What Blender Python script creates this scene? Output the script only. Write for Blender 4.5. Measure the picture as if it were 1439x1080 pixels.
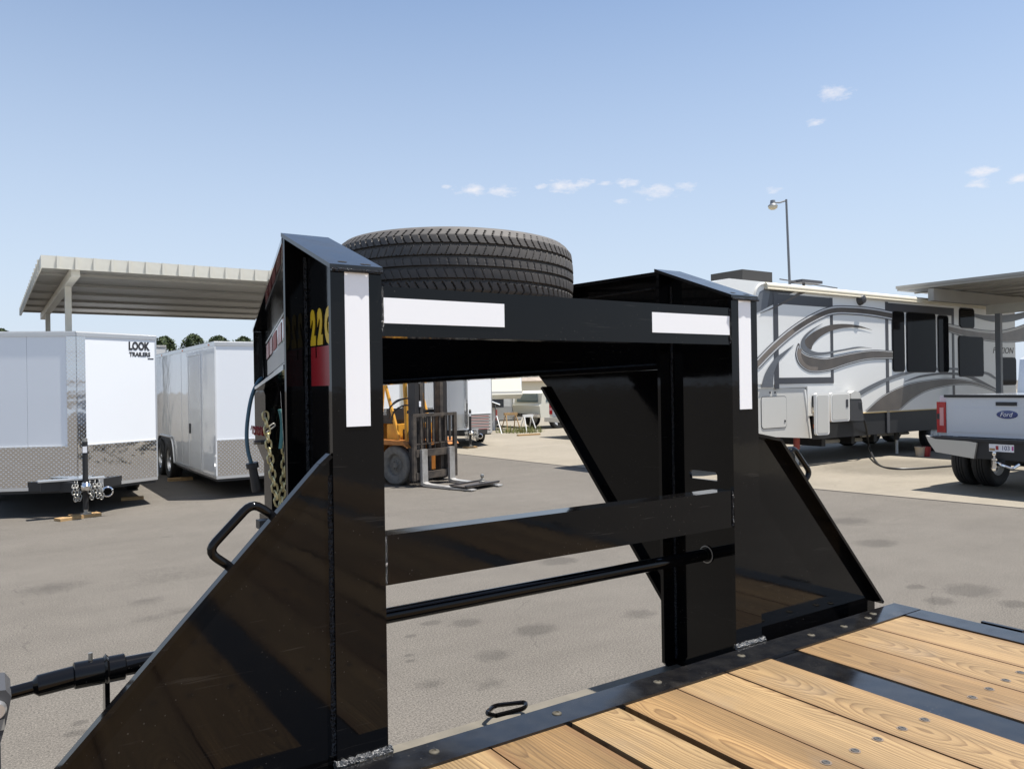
import bpy, bmesh, math, random
from mathutils import Vector, Matrix
random.seed(7)
R = math.radians
for o in list(bpy.data.objects): bpy.data.objects.remove(o)
scene = bpy.context.scene
col = scene.collection

# ------------------------------------------------------------------ camera
F, YAW, PIT, ROL = 1098.92, 0.5907, 0.0013, -0.0152          # focal in photo pixels (1439 wide)
CAM = Vector((-0.6111, -1.4611, 1.6004))
fw = Vector((math.sin(YAW)*math.cos(PIT), math.cos(YAW)*math.cos(PIT), math.sin(PIT)))
rt = Vector((math.cos(YAW), -math.sin(YAW), 0)); up = rt.cross(fw)
rt, up = rt*math.cos(ROL)+up*math.sin(ROL), -rt*math.sin(ROL)+up*math.cos(ROL)
cd = bpy.data.cameras.new('camera'); cam = bpy.data.objects.new('camera', cd); col.objects.link(cam)
cd.sensor_width = 36; cd.lens = 36*F/1439; cd.clip_start = 0.02; cd.clip_end = 3000
m = Matrix((rt, up, -fw)).transposed().to_4x4(); m.translation = CAM; cam.matrix_world = m
scene.camera = cam
def ray(x, y): return fw*F + rt*(x-719.5) - up*(y-540)
def gz(x, y, z=0.0): d = ray(x, y); return CAM + d*((z-CAM.z)/d.z)
def py(x, y, Y): d = ray(x, y); return CAM + d*((Y-CAM.y)/d.y)
def px(x, y, X): d = ray(x, y); return CAM + d*((X-CAM.x)/d.x)
def gd(x, y, dep): return CAM + ray(x, y)*(dep/F)

# ------------------------------------------------------------------ world and sun
SUN = Vector((0.255, -0.165, 1.0)).normalized()
EL = math.asin(SUN.z); AZ = math.atan2(SUN.x, SUN.y)
w = bpy.data.worlds.new('World'); scene.world = w; w.use_nodes = True
nt = w.node_tree; N = nt.nodes; L = nt.links
bg = N['Background']; bg.inputs['Strength'].default_value = 0.095
sky = N.new('ShaderNodeTexSky'); sky.sky_type = 'NISHITA'; sky.sun_disc = False
sky.sun_elevation = EL; sky.sun_rotation = AZ; sky.altitude = 0
sky.air_density = 1.0; sky.dust_density = 0.3; sky.ozone_density = 1.3
tc = N.new('ShaderNodeTexCoord')
def cloud_dir(x, y): return ray(x, y).normalized()
blobs = [(1174,131,.026),(1145,171,.016),(662,268,.026),(705,270,.024),(626,262,.010),(762,262,.012),(792,260,.028),(820,257,.020),(848,258,.012),(884,257,.018),(925,268,.032),(962,262,.020),
         (875,283,.014),(1085,266,.014),(1380,240,.018),(1376,258,.016),(1434,250,.016)]
dirs = [(cloud_dir(a, b), s) for a, b, s in blobs]
for k in range(5):                                    # the same scattered wisps elsewhere round the horizon
    a = 2.2+k*.95; e = R(9+3.1*((k*7) % 5))
    dirs.append((Vector((math.sin(a)*math.cos(e), math.cos(a)*math.cos(e), math.sin(e))), .018+.003*(k % 3)))
mp = N.new('ShaderNodeMapping'); mp.inputs['Scale'].default_value = (1, 1, 2.6); L.new(tc.outputs['Generated'], mp.inputs['Vector'])
cn = N.new('ShaderNodeTexNoise'); cn.inputs['Scale'].default_value = 48; cn.inputs['Detail'].default_value = 8; cn.inputs['Roughness'].default_value = .66
L.new(mp.outputs[0], cn.inputs['Vector'])
acc = None
for d, s in dirs:
    ds = N.new('ShaderNodeVectorMath'); ds.operation = 'DISTANCE'; L.new(mp.outputs[0], ds.inputs[0]); ds.inputs[1].default_value = (d.x, d.y, d.z*2.6)
    mr = N.new('ShaderNodeMath'); mr.operation = 'MULTIPLY_ADD'; L.new(ds.outputs['Value'], mr.inputs[0]); mr.inputs[1].default_value = -.55/s; mr.inputs[2].default_value = 1
    if acc is None: acc = mr.outputs[0]
    else:
        mx = N.new('ShaderNodeMath'); mx.operation = 'MAXIMUM'; L.new(acc, mx.inputs[0]); L.new(mr.outputs[0], mx.inputs[1]); acc = mx.outputs[0]
ms = N.new('ShaderNodeMapRange'); ms.interpolation_type = 'SMOOTHSTEP'; L.new(acc, ms.inputs['Value']); acc = ms.outputs[0]
a1 = N.new('ShaderNodeMath'); a1.operation = 'MULTIPLY_ADD'; L.new(acc, a1.inputs[0]); a1.inputs[1].default_value = .50; L.new(cn.outputs['Fac'], a1.inputs[2])
cr = N.new('ShaderNodeMapRange'); cr.inputs['From Min'].default_value = .80; cr.inputs['From Max'].default_value = 1.16
cr.inputs['To Min'].default_value = 0; cr.inputs['To Max'].default_value = .78; L.new(a1.outputs[0], cr.inputs['Value'])
# dry-summer haze whitening the sky towards the horizon, the same all round
sz = N.new('ShaderNodeSeparateXYZ'); L.new(tc.outputs['Generated'], sz.inputs[0])
hz = N.new('ShaderNodeMapRange'); hz.inputs['From Min'].default_value = 0.0; hz.inputs['From Max'].default_value = .46; hz.inputs['To Min'].default_value = .98; hz.inputs['To Max'].default_value = .12
L.new(sz.outputs['Z'], hz.inputs['Value'])
mixh = N.new('ShaderNodeMix'); mixh.data_type = 'RGBA'; L.new(hz.outputs[0], mixh.inputs['Factor']); L.new(sky.outputs[0], mixh.inputs['A']); mixh.inputs['B'].default_value = (4.05, 4.60, 5.45, 1)
mixc = N.new('ShaderNodeMix'); mixc.data_type = 'RGBA'
L.new(cr.outputs[0], mixc.inputs['Factor']); L.new(mixh.outputs['Result'], mixc.inputs['A']); mixc.inputs['B'].default_value = (5.9, 5.75, 5.9, 1)
L.new(mixc.outputs['Result'], bg.inputs['Color'])
sd = bpy.data.lights.new('sun', 'SUN'); sd.energy = 5.0; sd.angle = R(.53); sd.color = (1, .955, .89)
so = bpy.data.objects.new('sun', sd); col.objects.link(so); so.location = SUN*50
so.rotation_euler = SUN.to_track_quat('Z', 'Y').to_euler()
vs = scene.view_settings; vs.view_transform = 'Standard'; vs.look = 'None'; vs.exposure = 0.78; vs.gamma = 1; vs.use_curve_mapping = False
scene.cycles.use_denoising = True; scene.cycles.max_bounces = 6; scene.cycles.diffuse_bounces = 3; scene.cycles.glossy_bounces = 3

# ------------------------------------------------------------------ materials
def nd(nt, t, **k):
    n = nt.nodes.new(t)
    for a, b in k.items(): setattr(n, a, b)
    return n
def mat(name, c, rough=.5, metal=0., coat=0., spec=.5, var=None, bump=None, rvar=None, coord='Object'):
    """var=(scale, amount, second colour) colour mottling; bump=(scale, strength); rvar=(scale, +-rough)"""
    mt = bpy.data.materials.new(name); mt.use_nodes = True; nt = mt.node_tree; b = nt.nodes['Principled BSDF']
    b.inputs['Base Color'].default_value = (*c, 1); b.inputs['Roughness'].default_value = rough; b.inputs['Metallic'].default_value = metal
    b.inputs['Coat Weight'].default_value = coat; b.inputs['Coat Roughness'].default_value = .06; b.inputs['Specular IOR Level'].default_value = spec
    t = nd(nt, 'ShaderNodeTexCoord').outputs[coord]
    if var:
        n = nd(nt, 'ShaderNodeTexNoise'); n.inputs['Scale'].default_value = var[0]; n.inputs['Detail'].default_value = 6; nt.links.new(t, n.inputs['Vector'])
        mr = nd(nt, 'ShaderNodeMapRange'); mr.inputs['From Min'].default_value = .38; mr.inputs['From Max'].default_value = .72; mr.inputs['To Max'].default_value = var[1]
        nt.links.new(n.outputs['Fac'], mr.inputs['Value'])
        mx = nd(nt, 'ShaderNodeMix', data_type='RGBA'); mx.inputs['A'].default_value = (*c, 1); mx.inputs['B'].default_value = (*var[2], 1)
        nt.links.new(mr.outputs[0], mx.inputs['Factor']); nt.links.new(mx.outputs['Result'], b.inputs['Base Color'])
    if bump:
        n = nd(nt, 'ShaderNodeTexNoise'); n.inputs['Scale'].default_value = bump[0]; n.inputs['Detail'].default_value = 3; nt.links.new(t, n.inputs['Vector'])
        bp = nd(nt, 'ShaderNodeBump'); bp.inputs['Strength'].default_value = bump[1]; bp.inputs['Distance'].default_value = .02
        nt.links.new(n.outputs['Fac'], bp.inputs['Height']); nt.links.new(bp.outputs[0], b.inputs['Normal'])
    if rvar:
        n = nd(nt, 'ShaderNodeTexNoise'); n.inputs['Scale'].default_value = rvar[0]; n.inputs['Detail'].default_value = 4; nt.links.new(t, n.inputs['Vector'])
        mr = nd(nt, 'ShaderNodeMapRange'); mr.inputs['From Min'].default_value = .35; mr.inputs['From Max'].default_value = .7
        mr.inputs['To Min'].default_value = max(.02, rough-rvar[1]); mr.inputs['To Max'].default_value = rough+rvar[1]
        nt.links.new(n.outputs['Fac'], mr.inputs['Value']); nt.links.new(mr.outputs[0], b.inputs['Roughness'])
    return mt
M = {}
M['black'] = mat('black_gloss_paint', (.0035, .0035, .004), .07, spec=.28, var=(9, .5, (.006, .0054, .005)), bump=(14, .010), rvar=(6, .03))
M['black_dusty'] = mat('dusty_black_paint', (.155, .138, .108), .6, var=(14, .8, (.11, .10, .08)))
def dust(mt, amount=.5):
    nt = mt.node_tree; b = nt.nodes['Principled BSDF']; src = b.inputs['Base Color'].links[0].from_socket; t = nd(nt, 'ShaderNodeTexCoord').outputs['Object']
    v = nd(nt, 'ShaderNodeTexVoronoi'); v.inputs['Scale'].default_value = 75; nt.links.new(t, v.inputs['Vector'])
    n = nd(nt, 'ShaderNodeTexNoise'); n.inputs['Scale'].default_value = 5; n.inputs['Detail'].default_value = 5; nt.links.new(t, n.inputs['Vector'])
    th = nd(nt, 'ShaderNodeMapRange'); th.inputs['From Min'].default_value = .42; th.inputs['From Max'].default_value = .75; th.inputs['To Min'].default_value = .02; th.inputs['To Max'].default_value = .17; nt.links.new(n.outputs['Fac'], th.inputs['Value'])
    lt = nd(nt, 'ShaderNodeMath', operation='LESS_THAN'); nt.links.new(v.outputs['Distance'], lt.inputs[0]); nt.links.new(th.outputs[0], lt.inputs[1])
    mp = nd(nt, 'ShaderNodeMapping'); mp.inputs['Scale'].default_value = (3, 3, 60); mp.inputs['Rotation'].default_value = (.3, .5, .2); nt.links.new(t, mp.inputs['Vector'])
    sn = nd(nt, 'ShaderNodeTexNoise'); sn.inputs['Scale'].default_value = 2; sn.inputs['Detail'].default_value = 6; nt.links.new(mp.outputs[0], sn.inputs['Vector'])
    sr = nd(nt, 'ShaderNodeMapRange'); sr.inputs['From Min'].default_value = .66; sr.inputs['From Max'].default_value = .74; sr.inputs['To Max'].default_value = .45; nt.links.new(sn.outputs['Fac'], sr.inputs['Value'])
    mx = nd(nt, 'ShaderNodeMath', operation='MAXIMUM'); nt.links.new(lt.outputs[0], mx.inputs[0]); nt.links.new(sr.outputs[0], mx.inputs[1])
    ml = nd(nt, 'ShaderNodeMath', operation='MULTIPLY'); nt.links.new(mx.outputs[0], ml.inputs[0]); ml.inputs[1].default_value = amount
    m2 = nd(nt, 'ShaderNodeMix', data_type='RGBA'); nt.links.new(ml.outputs[0], m2.inputs['Factor']); nt.links.new(src, m2.inputs['A']); m2.inputs['B'].default_value = (.075, .068, .060, 1); nt.links.new(m2.outputs['Result'], b.inputs['Base Color'])
dust(M['black'], .45)
M['blackrail'] = mat('scuffed_black_paint', (.006, .006, .007), .16, spec=.6, var=(22, .6, (.020, .019, .018)), rvar=(18, .06))
dust(M['blackrail'], .6)
M['weld'] = mat('painted_weld', (.05, .05, .052), .18, metal=.6, bump=(180, .9))
M['weld_bright'] = mat('bare_weld', (.20, .20, .20), .28, metal=.9, bump=(160, .9))
M['tape'] = mat('reflective_tape', (.99, .99, .99), .3)
M['decal_yellow'] = mat('yellow_vinyl', (.72, .46, .02), .3)
M['decal_red'] = mat('red_vinyl', (.30, .012, .018), .25)
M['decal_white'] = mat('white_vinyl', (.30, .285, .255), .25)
M['rubber'] = mat('tyre_rubber', (.075, .069, .064), .7, var=(30, .7, (.12, .108, .095)))
M['rubber_dusty'] = mat('dusty_rubber', (.12, .115, .105), .85, var=(16, .7, (.20, .19, .175)))
M['rubber_dark'] = mat('dark_rubber', (.018, .018, .018), .7)
M['steel'] = mat('zinc_steel', (.42, .41, .38), .42, metal=.85, var=(40, .6, (.25, .23, .19)))
M['screw'] = mat('dull_screw_head', (.09, .085, .08), .6, metal=.4, var=(60, .6, (.05, .047, .043)))
M['bolt'] = mat('dull_plated_bolt', (.09, .08, .06), .6, metal=.4, var=(60, .6, (.06, .053, .04)))
M['chain'] = mat('yellow_zinc_chain', (.62, .55, .32), .32, metal=.85, var=(60, .5, (.4, .36, .2)))
M['cord'] = mat('blue_grey_cable', (.06, .13, .18), .45)
M['plug'] = mat('black_plastic', (.02, .02, .022), .45)
M['red_plastic'] = mat('red_plastic', (.35, .03, .03), .4)
M['rope'] = mat('green_strap', (.08, .22, .22), .8)
M['white'] = mat('white_skin', (.84, .86, .88), .22, coat=.4, bump=(1.3, .05))
M['white_wavy'] = mat('white_polished_skin', (.72, .73, .73), .04, spec=.9, bump=(1.7, .30))
M['white_matte'] = mat('white_paint', (.76, .76, .74), .4)
M['cream'] = mat('cream_paint', (.72, .66, .52), .5)
M['alu'] = mat('aluminium_trim', (.72, .73, .74), .28, metal=.85)
M['chrome'] = mat('chrome', (.75, .75, .75), .09, metal=1)
M['chassis'] = mat('black_chassis', (.016, .016, .017), .5)
M['glass_dark'] = mat('tinted_glass', (.004, .004, .005), .04, spec=.06)
M['glass_grey'] = mat('grey_glass', (.10, .14, .14), .06, spec=.7)
M['wood_block'] = mat('weathered_timber', (.42, .27, .12), .8, var=(12, .8, (.28, .17, .08)))
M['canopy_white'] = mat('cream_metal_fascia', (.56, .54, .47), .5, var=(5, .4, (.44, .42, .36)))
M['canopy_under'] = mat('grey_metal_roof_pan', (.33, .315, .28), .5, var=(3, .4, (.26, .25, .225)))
M['rv_white'] = mat('rv_fibreglass', (.83, .825, .79), .16, coat=.3, bump=(2.5, .02))
M['rv_grey'] = mat('rv_slate_grey', (.060, .063, .072), .3)
M['rv_slate'] = mat('rv_blue_slate', (.13, .14, .155), .3)
M['rv_brown'] = mat('rv_brown_grey', (.105, .09, .078), .3, var=(3, .7, (.055, .05, .047)))
M['rv_tan'] = mat('rv_tan', (.22, .185, .155), .3, var=(3, .6, (.10, .088, .076)))
M['rv_light'] = mat('rv_silver_line', (.62, .62, .61), .3)
M['rv_gold'] = mat('rv_gold_trim', (.72, .55, .28), .4)
M['rv_panel'] = mat('rv_off_white', (.60, .59, .55), .45)
M['grey_plastic'] = mat('grey_plastic', (.05, .05, .053), .5)
M['ac_grey'] = mat('dark_shroud', (.040, .037, .033), .6)
M['fork_yellow'] = mat('yellow_machine_paint', (.66, .33, .035), .42, var=(7, .8, (.45, .20, .03)))
M['fork_orange'] = mat('orange_machine_paint', (.42, .16, .03), .5, var=(7, .8, (.25, .09, .02)))
M['fork_steel'] = mat('worn_fork_steel', (.055, .047, .042), .5, metal=.3, var=(9, .7, (.16, .13, .10)))
M['fork_dark'] = mat('greasy_dark_steel', (.035, .032, .032), .45, metal=.3)
M['fork_bright'] = mat('bare_fork_steel', (.52, .51, .49), .42, metal=.6, var=(9, .8, (.30, .28, .25)))
M['ford'] = mat('silver_grey_paint', (.56, .59, .63), .25, metal=.2, coat=.7)
M['blue'] = mat('emblem_blue', (.008, .03, .16), .2, coat=1)
M['light_red'] = mat('red_lens', (.42, .008, .012), .12, coat=1)
M['light_clear'] = mat('pink_clear_lens', (.62, .30, .30), .15, coat=1)
M['amber'] = mat('amber_lens', (.75, .16, .02), .2)
M['bumper'] = mat('painted_bumper', (.52, .50, .45), .3, metal=.3)
M['plate'] = mat('licence_plate', (.78, .78, .80), .3)
M['plate_text'] = mat('plate_navy', (.03, .03, .12), .4)
M['plate_pink'] = mat('plate_magenta', (.45, .05, .25), .4)
M['old_white'] = mat('faded_white_paint', (.68, .66, .56), .45)
M['brick'] = mat('far_roof_shingle', (.26, .215, .175), .9, var=(2.5, .7, (.36, .30, .25)))
M['lamp_grey'] = mat('galvanised_pole', (.22, .23, .24), .5, metal=.4)
M['lamp_lens'] = mat('lamp_lens', (.62, .58, .45), .3)
M['bark'] = mat('bark', (.10, .075, .05), .9)
M['leaf'] = mat('dark_foliage', (.040, .062, .022), .75, var=(6, .9, (.085, .11, .04)))
M['grass'] = mat('dry_weeds', (.16, .17, .05), .8)
M['red_pipe'] = mat('faded_red_steel', (.34, .07, .055), .6)
M['bucket'] = mat('beige_bucket', (.55, .45, .33), .6)
M['text_dark'] = mat('dark_lettering', (.03, .028, .03), .4)

def diamond(name):
    mt = mat(name, (.5, .5, .5), .08, metal=1); nt = mt.node_tree; b = nt.nodes['Principled BSDF']
    t = nd(nt, 'ShaderNodeTexCoord').outputs['Object']
    prod = None
    for rot in (R(45), R(-45)):
        mp = nd(nt, 'ShaderNodeMapping'); mp.inputs['Rotation'].default_value = (0, rot, 0); nt.links.new(t, mp.inputs['Vector'])
        wv = nd(nt, 'ShaderNodeTexWave', wave_type='BANDS', bands_direction='X'); wv.inputs['Scale'].default_value = 8.2
        nt.links.new(mp.outputs[0], wv.inputs['Vector'])
        if prod is None: prod = wv.outputs['Fac']
        else:
            mu = nd(nt, 'ShaderNodeMath', operation='MULTIPLY'); nt.links.new(prod, mu.inputs[0]); nt.links.new(wv.outputs['Fac'], mu.inputs[1]); prod = mu.outputs[0]
    mr = nd(nt, 'ShaderNodeMapRange'); mr.inputs['From Min'].default_value = .55; mr.inputs['From Max'].default_value = .8; nt.links.new(prod, mr.inputs['Value'])
    n = nd(nt, 'ShaderNodeTexNoise'); n.inputs['Scale'].default_value = 2.2; n.inputs['Detail'].default_value = 3; nt.links.new(t, n.inputs['Vector'])
    ad = nd(nt, 'ShaderNodeMath', operation='MULTIPLY_ADD'); nt.links.new(n.outputs['Fac'], ad.inputs[0]); ad.inputs[1].default_value = 7; nt.links.new(mr.outputs[0], ad.inputs[2])
    bp = nd(nt, 'ShaderNodeBump'); bp.inputs['Strength'].default_value = .45; bp.inputs['Distance'].default_value = .003
    cmx = nd(nt, 'ShaderNodeMix', data_type='RGBA'); cmx.inputs['A'].default_value = (.66, .66, .665, 1); cmx.inputs['B'].default_value = (.92, .92, .91, 1); nt.links.new(mr.outputs[0], cmx.inputs['Factor']); nt.links.new(cmx.outputs['Result'], b.inputs['Base Color'])
    nt.links.new(ad.outputs[0], bp.inputs['Height']); nt.links.new(bp.outputs[0], b.inputs['Normal'])
    return mt
M['diamond'] = diamond('diamond_plate')

def wood():
    """flat-sawn pine: growth rings cut by the board face, fibres, knots, weather marks; every board differs"""
    mt = mat('pine_deck_board', (.3, .2, .1), .66); nt = mt.node_tree; b = nt.nodes['Principled BSDF']; lk = nt.links.new
    t = nd(nt, 'ShaderNodeTexCoord').outputs['Object']; oi = nd(nt, 'ShaderNodeObjectInfo').outputs['Random']
    def mth(op, a, b_=None, c=None):
        n = nd(nt, 'ShaderNodeMath', operation=op)
        for k, v in enumerate((a, b_, c)):
            if v is None: continue
            if isinstance(v, (int, float)): n.inputs[k].default_value = v
            else: lk(v, n.inputs[k])
        return n.outputs[0]
    def rng(v, a, b_, c, d):
        mr = nd(nt, 'ShaderNodeMapRange'); lk(v, mr.inputs['Value'])
        for k, x in zip(('From Min', 'From Max', 'To Min', 'To Max'), (a, b_, c, d)): mr.inputs[k].default_value = x
        return mr.outputs[0]
    rnd = lambda k: mth('FRACT', mth('MULTIPLY', oi, k))
    off = nd(nt, 'ShaderNodeVectorMath', operation='SCALE'); off.inputs[0].default_value = (17.3, 41.7, 29.1); lk(oi, off.inputs['Scale'])
    P = nd(nt, 'ShaderNodeVectorMath', operation='ADD'); lk(t, P.inputs[0]); lk(off.outputs[0], P.inputs[1]); P = P.outputs[0]
    def noise(sc, detail=2, rough=.5, scale=1.):
        m_ = nd(nt, 'ShaderNodeMapping'); m_.inputs['Scale'].default_value = sc; lk(P, m_.inputs['Vector'])
        n = nd(nt, 'ShaderNodeTexNoise'); n.inputs['Scale'].default_value = scale; n.inputs['Detail'].default_value = detail; n.inputs['Roughness'].default_value = rough; lk(m_.outputs[0], n.inputs['Vector']); return n.outputs['Fac']
    sx = nd(nt, 'ShaderNodeSeparateXYZ'); lk(t, sx.inputs[0]); X = sx.outputs['X']
    # where the pith runs under the board
    xc = mth('ADD', mth('MULTIPLY_ADD', noise((.3, .9, 1), 2), .11, X), mth('MULTIPLY_ADD', rnd(7.31), .16, -.135))
    hh = mth('MULTIPLY_ADD', noise((.2, 1.5, 1), 2, .5, 1.3), .16, -.035)
    rad = mth('SQRT', mth('ADD', mth('MULTIPLY', xc, xc), mth('MULTIPLY', hh, hh)))
    # knots push the rings aside
    mk = nd(nt, 'ShaderNodeMapping'); mk.inputs['Scale'].default_value = (3.4, 1.55, 1); lk(P, mk.inputs['Vector'])
    vk = nd(nt, 'ShaderNodeTexVoronoi'); vk.inputs['Scale'].default_value = 1.0; lk(mk.outputs[0], vk.inputs['Vector']); kd = vk.outputs['Distance']
    rad = mth('ADD', rad, mth('MULTIPLY', rng(kd, 0, .26, 1, 0), .030))
    rad = mth('ADD', rad, mth('MULTIPLY', noise((60, 4, 1), 3, .6), .0035))
    ph = mth('FRACT', mth('MULTIPLY', rad, 150))
    late = mth('MULTIPLY', mth('POWER', ph, 2.6), rng(ph, .90, 1.0, 1, 0))
    fib = noise((210, 3.0, 1), 5, .68); blo = noise((7, .9, 1), 4, .55, 1.3); bl2 = noise((2.2, .35, 1), 3, .6, 1.0)
    def mixc(f, A, B):
        n = nd(nt, 'ShaderNodeMix', data_type='RGBA'); lk(f, n.inputs['Factor'])
        for q, v in (('A', A), ('B', B)):
            if isinstance(v, tuple): n.inputs[q].default_value = (*v, 1)
            else: lk(v, n.inputs[q])
        return n.outputs['Result']
    def mul(c, v):
        n = nd(nt, 'ShaderNodeMix', data_type='RGBA', blend_type='MULTIPLY'); n.inputs['Factor'].default_value = 1; lk(c, n.inputs['A']); lk(v, n.inputs['B']); return n.outputs['Result']
    early = mixc(rnd(3.7), (.360, .240, .112), (.290, .172, .066)); lt = mixc(rnd(5.1), (.115, .055, .016), (.080, .035, .010))
    c = mixc(mth('MULTIPLY', late, rng(blo, .3, .7, .65, 1.0)), early, lt)
    c = mul(c, rng(fib, .28, .62, .60, 1.08)); c = mul(c, rng(blo, .32, .68, .66, 1.16)); c = mul(c, rng(bl2, .35, .65, .82, 1.08)); c = mul(c, rng(rnd(11.9), 0, 1, .84, 1.10))
    c = mixc(rng(noise((1.6, 1.2, 1), 4, .6, 1.7), .60, .78, 0, .45), c, (.17, .145, .115))          # greyed, dusty patches
    c = mixc(rng(kd, .020, .060, 1, 0), c, (.060, .030, .013))
    ex = mth('ABSOLUTE', X); c = mixc(rng(ex, .070, .088, 0, .6), c, (.13, .065, .025))              # sawn arrises have darkened
    lk(c, b.inputs['Base Color'])
    bp = nd(nt, 'ShaderNodeBump'); bp.inputs['Strength'].default_value = .5; bp.inputs['Distance'].default_value = .0015; lk(mth('ADD', fib, mth('MULTIPLY', late, .5)), bp.inputs['Height']); lk(bp.outputs[0], b.inputs['Normal'])
    return mt
M['wood'] = wood()

def paving(name, c, c2, stains, speck=.35):
    mt = mat(name, c, .88, spec=.3); nt = mt.node_tree; b = nt.nodes['Principled BSDF']
    t = nd(nt, 'ShaderNodeTexCoord').outputs['Object']
    def noise(s, d, r=.5):
        n = nd(nt, 'ShaderNodeTexNoise'); n.inputs['Scale'].default_value = s; n.inputs['Detail'].default_value = d; n.inputs['Roughness'].default_value = r
        nt.links.new(t, n.inputs['Vector']); return n.outputs['Fac']
    def rng(v, a, b_, c_, d_):
        mr = nd(nt, 'ShaderNodeMapRange'); nt.links.new(v, mr.inputs['Value'])
        for k, x in zip(('From Min', 'From Max', 'To Min', 'To Max'), (a, b_, c_, d_)): mr.inputs[k].default_value = x
        return mr.outputs[0]
    mx = nd(nt, 'ShaderNodeMix', data_type='RGBA'); mx.inputs['A'].default_value = (*c, 1); mx.inputs['B'].default_value = (*c2, 1)
    nt.links.new(rng(noise(.55, 5, .6), .35, .68, 0, 1), mx.inputs['Factor']); cur = mx.outputs['Result']
    def mul(cur, v):
        q = nd(nt, 'ShaderNodeMix', data_type='RGBA', blend_type='MULTIPLY'); q.inputs['Factor'].default_value = 1
        nt.links.new(cur, q.inputs['A']); nt.links.new(v, q.inputs['B']); return q.outputs['Result']
    cur = mul(cur, rng(noise(95, 3, .8), .3, .7, 1-speck, 1+speck))
    cur = mul(cur, rng(noise(420, 2, .8), .3, .7, 1-speck*.8, 1+speck*.8))
    cur = mul(cur, rng(noise(3.3, 6, .65), .30, .62, .93, 1.03))
    # tyre-drag streaks along the lane
    mp = nd(nt, 'ShaderNodeMapping'); mp.inputs['Scale'].default_value = (.35, 2.3, 1); mp.inputs['Rotation'].default_value = (0, 0, R(-24)); nt.links.new(t, mp.inputs['Vector'])
    n = nd(nt, 'ShaderNodeTexNoise'); n.inputs['Scale'].default_value = 1.2; n.inputs['Detail'].default_value = 6; nt.links.new(mp.outputs[0], n.inputs['Vector'])
    cur = mul(cur, rng(n.outputs['Fac'], .32, .6, .94, 1.02))
    # small spots of oil, and hairline cracks
    v = nd(nt, 'ShaderNodeTexVoronoi'); v.inputs['Scale'].default_value = .75; nt.links.new(t, v.inputs['Vector'])
    cur = mul(cur, rng(v.outputs['Distance'], .025, .06, .72, 1))
    cw = nd(nt, 'ShaderNodeTexNoise'); cw.inputs['Scale'].default_value = 2.2; cw.inputs['Detail'].default_value = 5; nt.links.new(t, cw.inputs['Vector'])
    cv = nd(nt, 'ShaderNodeVectorMath', operation='MULTIPLY_ADD'); nt.links.new(cw.outputs['Color'], cv.inputs[0]); cv.inputs[1].default_value = (.5, .5, 0); nt.links.new(t, cv.inputs[2])
    ck = nd(nt, 'ShaderNodeTexVoronoi', feature='DISTANCE_TO_EDGE'); ck.inputs['Scale'].default_value = .42; nt.links.new(cv.outputs[0], ck.inputs['Vector'])
    cm_ = nd(nt, 'ShaderNodeMath', operation='MAXIMUM'); nt.links.new(rng(ck.outputs['Distance'], .0010, .003, .78, 1), cm_.inputs[0]); nt.links.new(rng(cw.outputs['Fac'], .50, .58, 1, .6), cm_.inputs[1])
    cur = mul(cur, cm_.outputs[0])                                      # hairline cracks, here and there
    if stains:
        wn = nd(nt, 'ShaderNodeTexNoise'); wn.inputs['Scale'].default_value = 16; wn.inputs['Detail'].default_value = 4; nt.links.new(t, wn.inputs['Vector'])
        flat = nd(nt, 'ShaderNodeVectorMath', operation='MULTIPLY'); nt.links.new(t, flat.inputs[0]); flat.inputs[1].default_value = (1, 1.35, 0)
        acc = None
        for x, y, rx, ry, k in stains:
            ds = nd(nt, 'ShaderNodeVectorMath', operation='DISTANCE'); nt.links.new(flat.outputs[0], ds.inputs[0]); ds.inputs[1].default_value = (x, y*1.35, 0)
            ad = nd(nt, 'ShaderNodeMath', operation='MULTIPLY_ADD'); nt.links.new(ds.outputs['Value'], ad.inputs[0]); ad.inputs[1].default_value = -k/(1.15*rx); ad.inputs[2].default_value = k*1.25
            if acc is None: acc = ad.outputs[0]
            else:
                q = nd(nt, 'ShaderNodeMath', operation='MAXIMUM'); nt.links.new(acc, q.inputs[0]); nt.links.new(ad.outputs[0], q.inputs[1]); acc = q.outputs[0]
        q = nd(nt, 'ShaderNodeMath', operation='MULTIPLY_ADD'); nt.links.new(wn.outputs['Fac'], q.inputs[0]); q.inputs[1].default_value = .35; nt.links.new(acc, q.inputs[2])
        acc = rng(q.outputs[0], .24, .42, 0, .30)
        cur = mul(cur, rng(acc, 0, 1, 1, 0))
    nt.links.new(cur, b.inputs['Base Color'])
    bp = nd(nt, 'ShaderNodeBump'); bp.inputs['Strength'].default_value = .5; bp.inputs['Distance'].default_value = .004
    nt.links.new(noise(130, 3, .7), bp.inputs['Height']); nt.links.new(bp.outputs[0], b.inputs['Normal'])
    return mt

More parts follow.
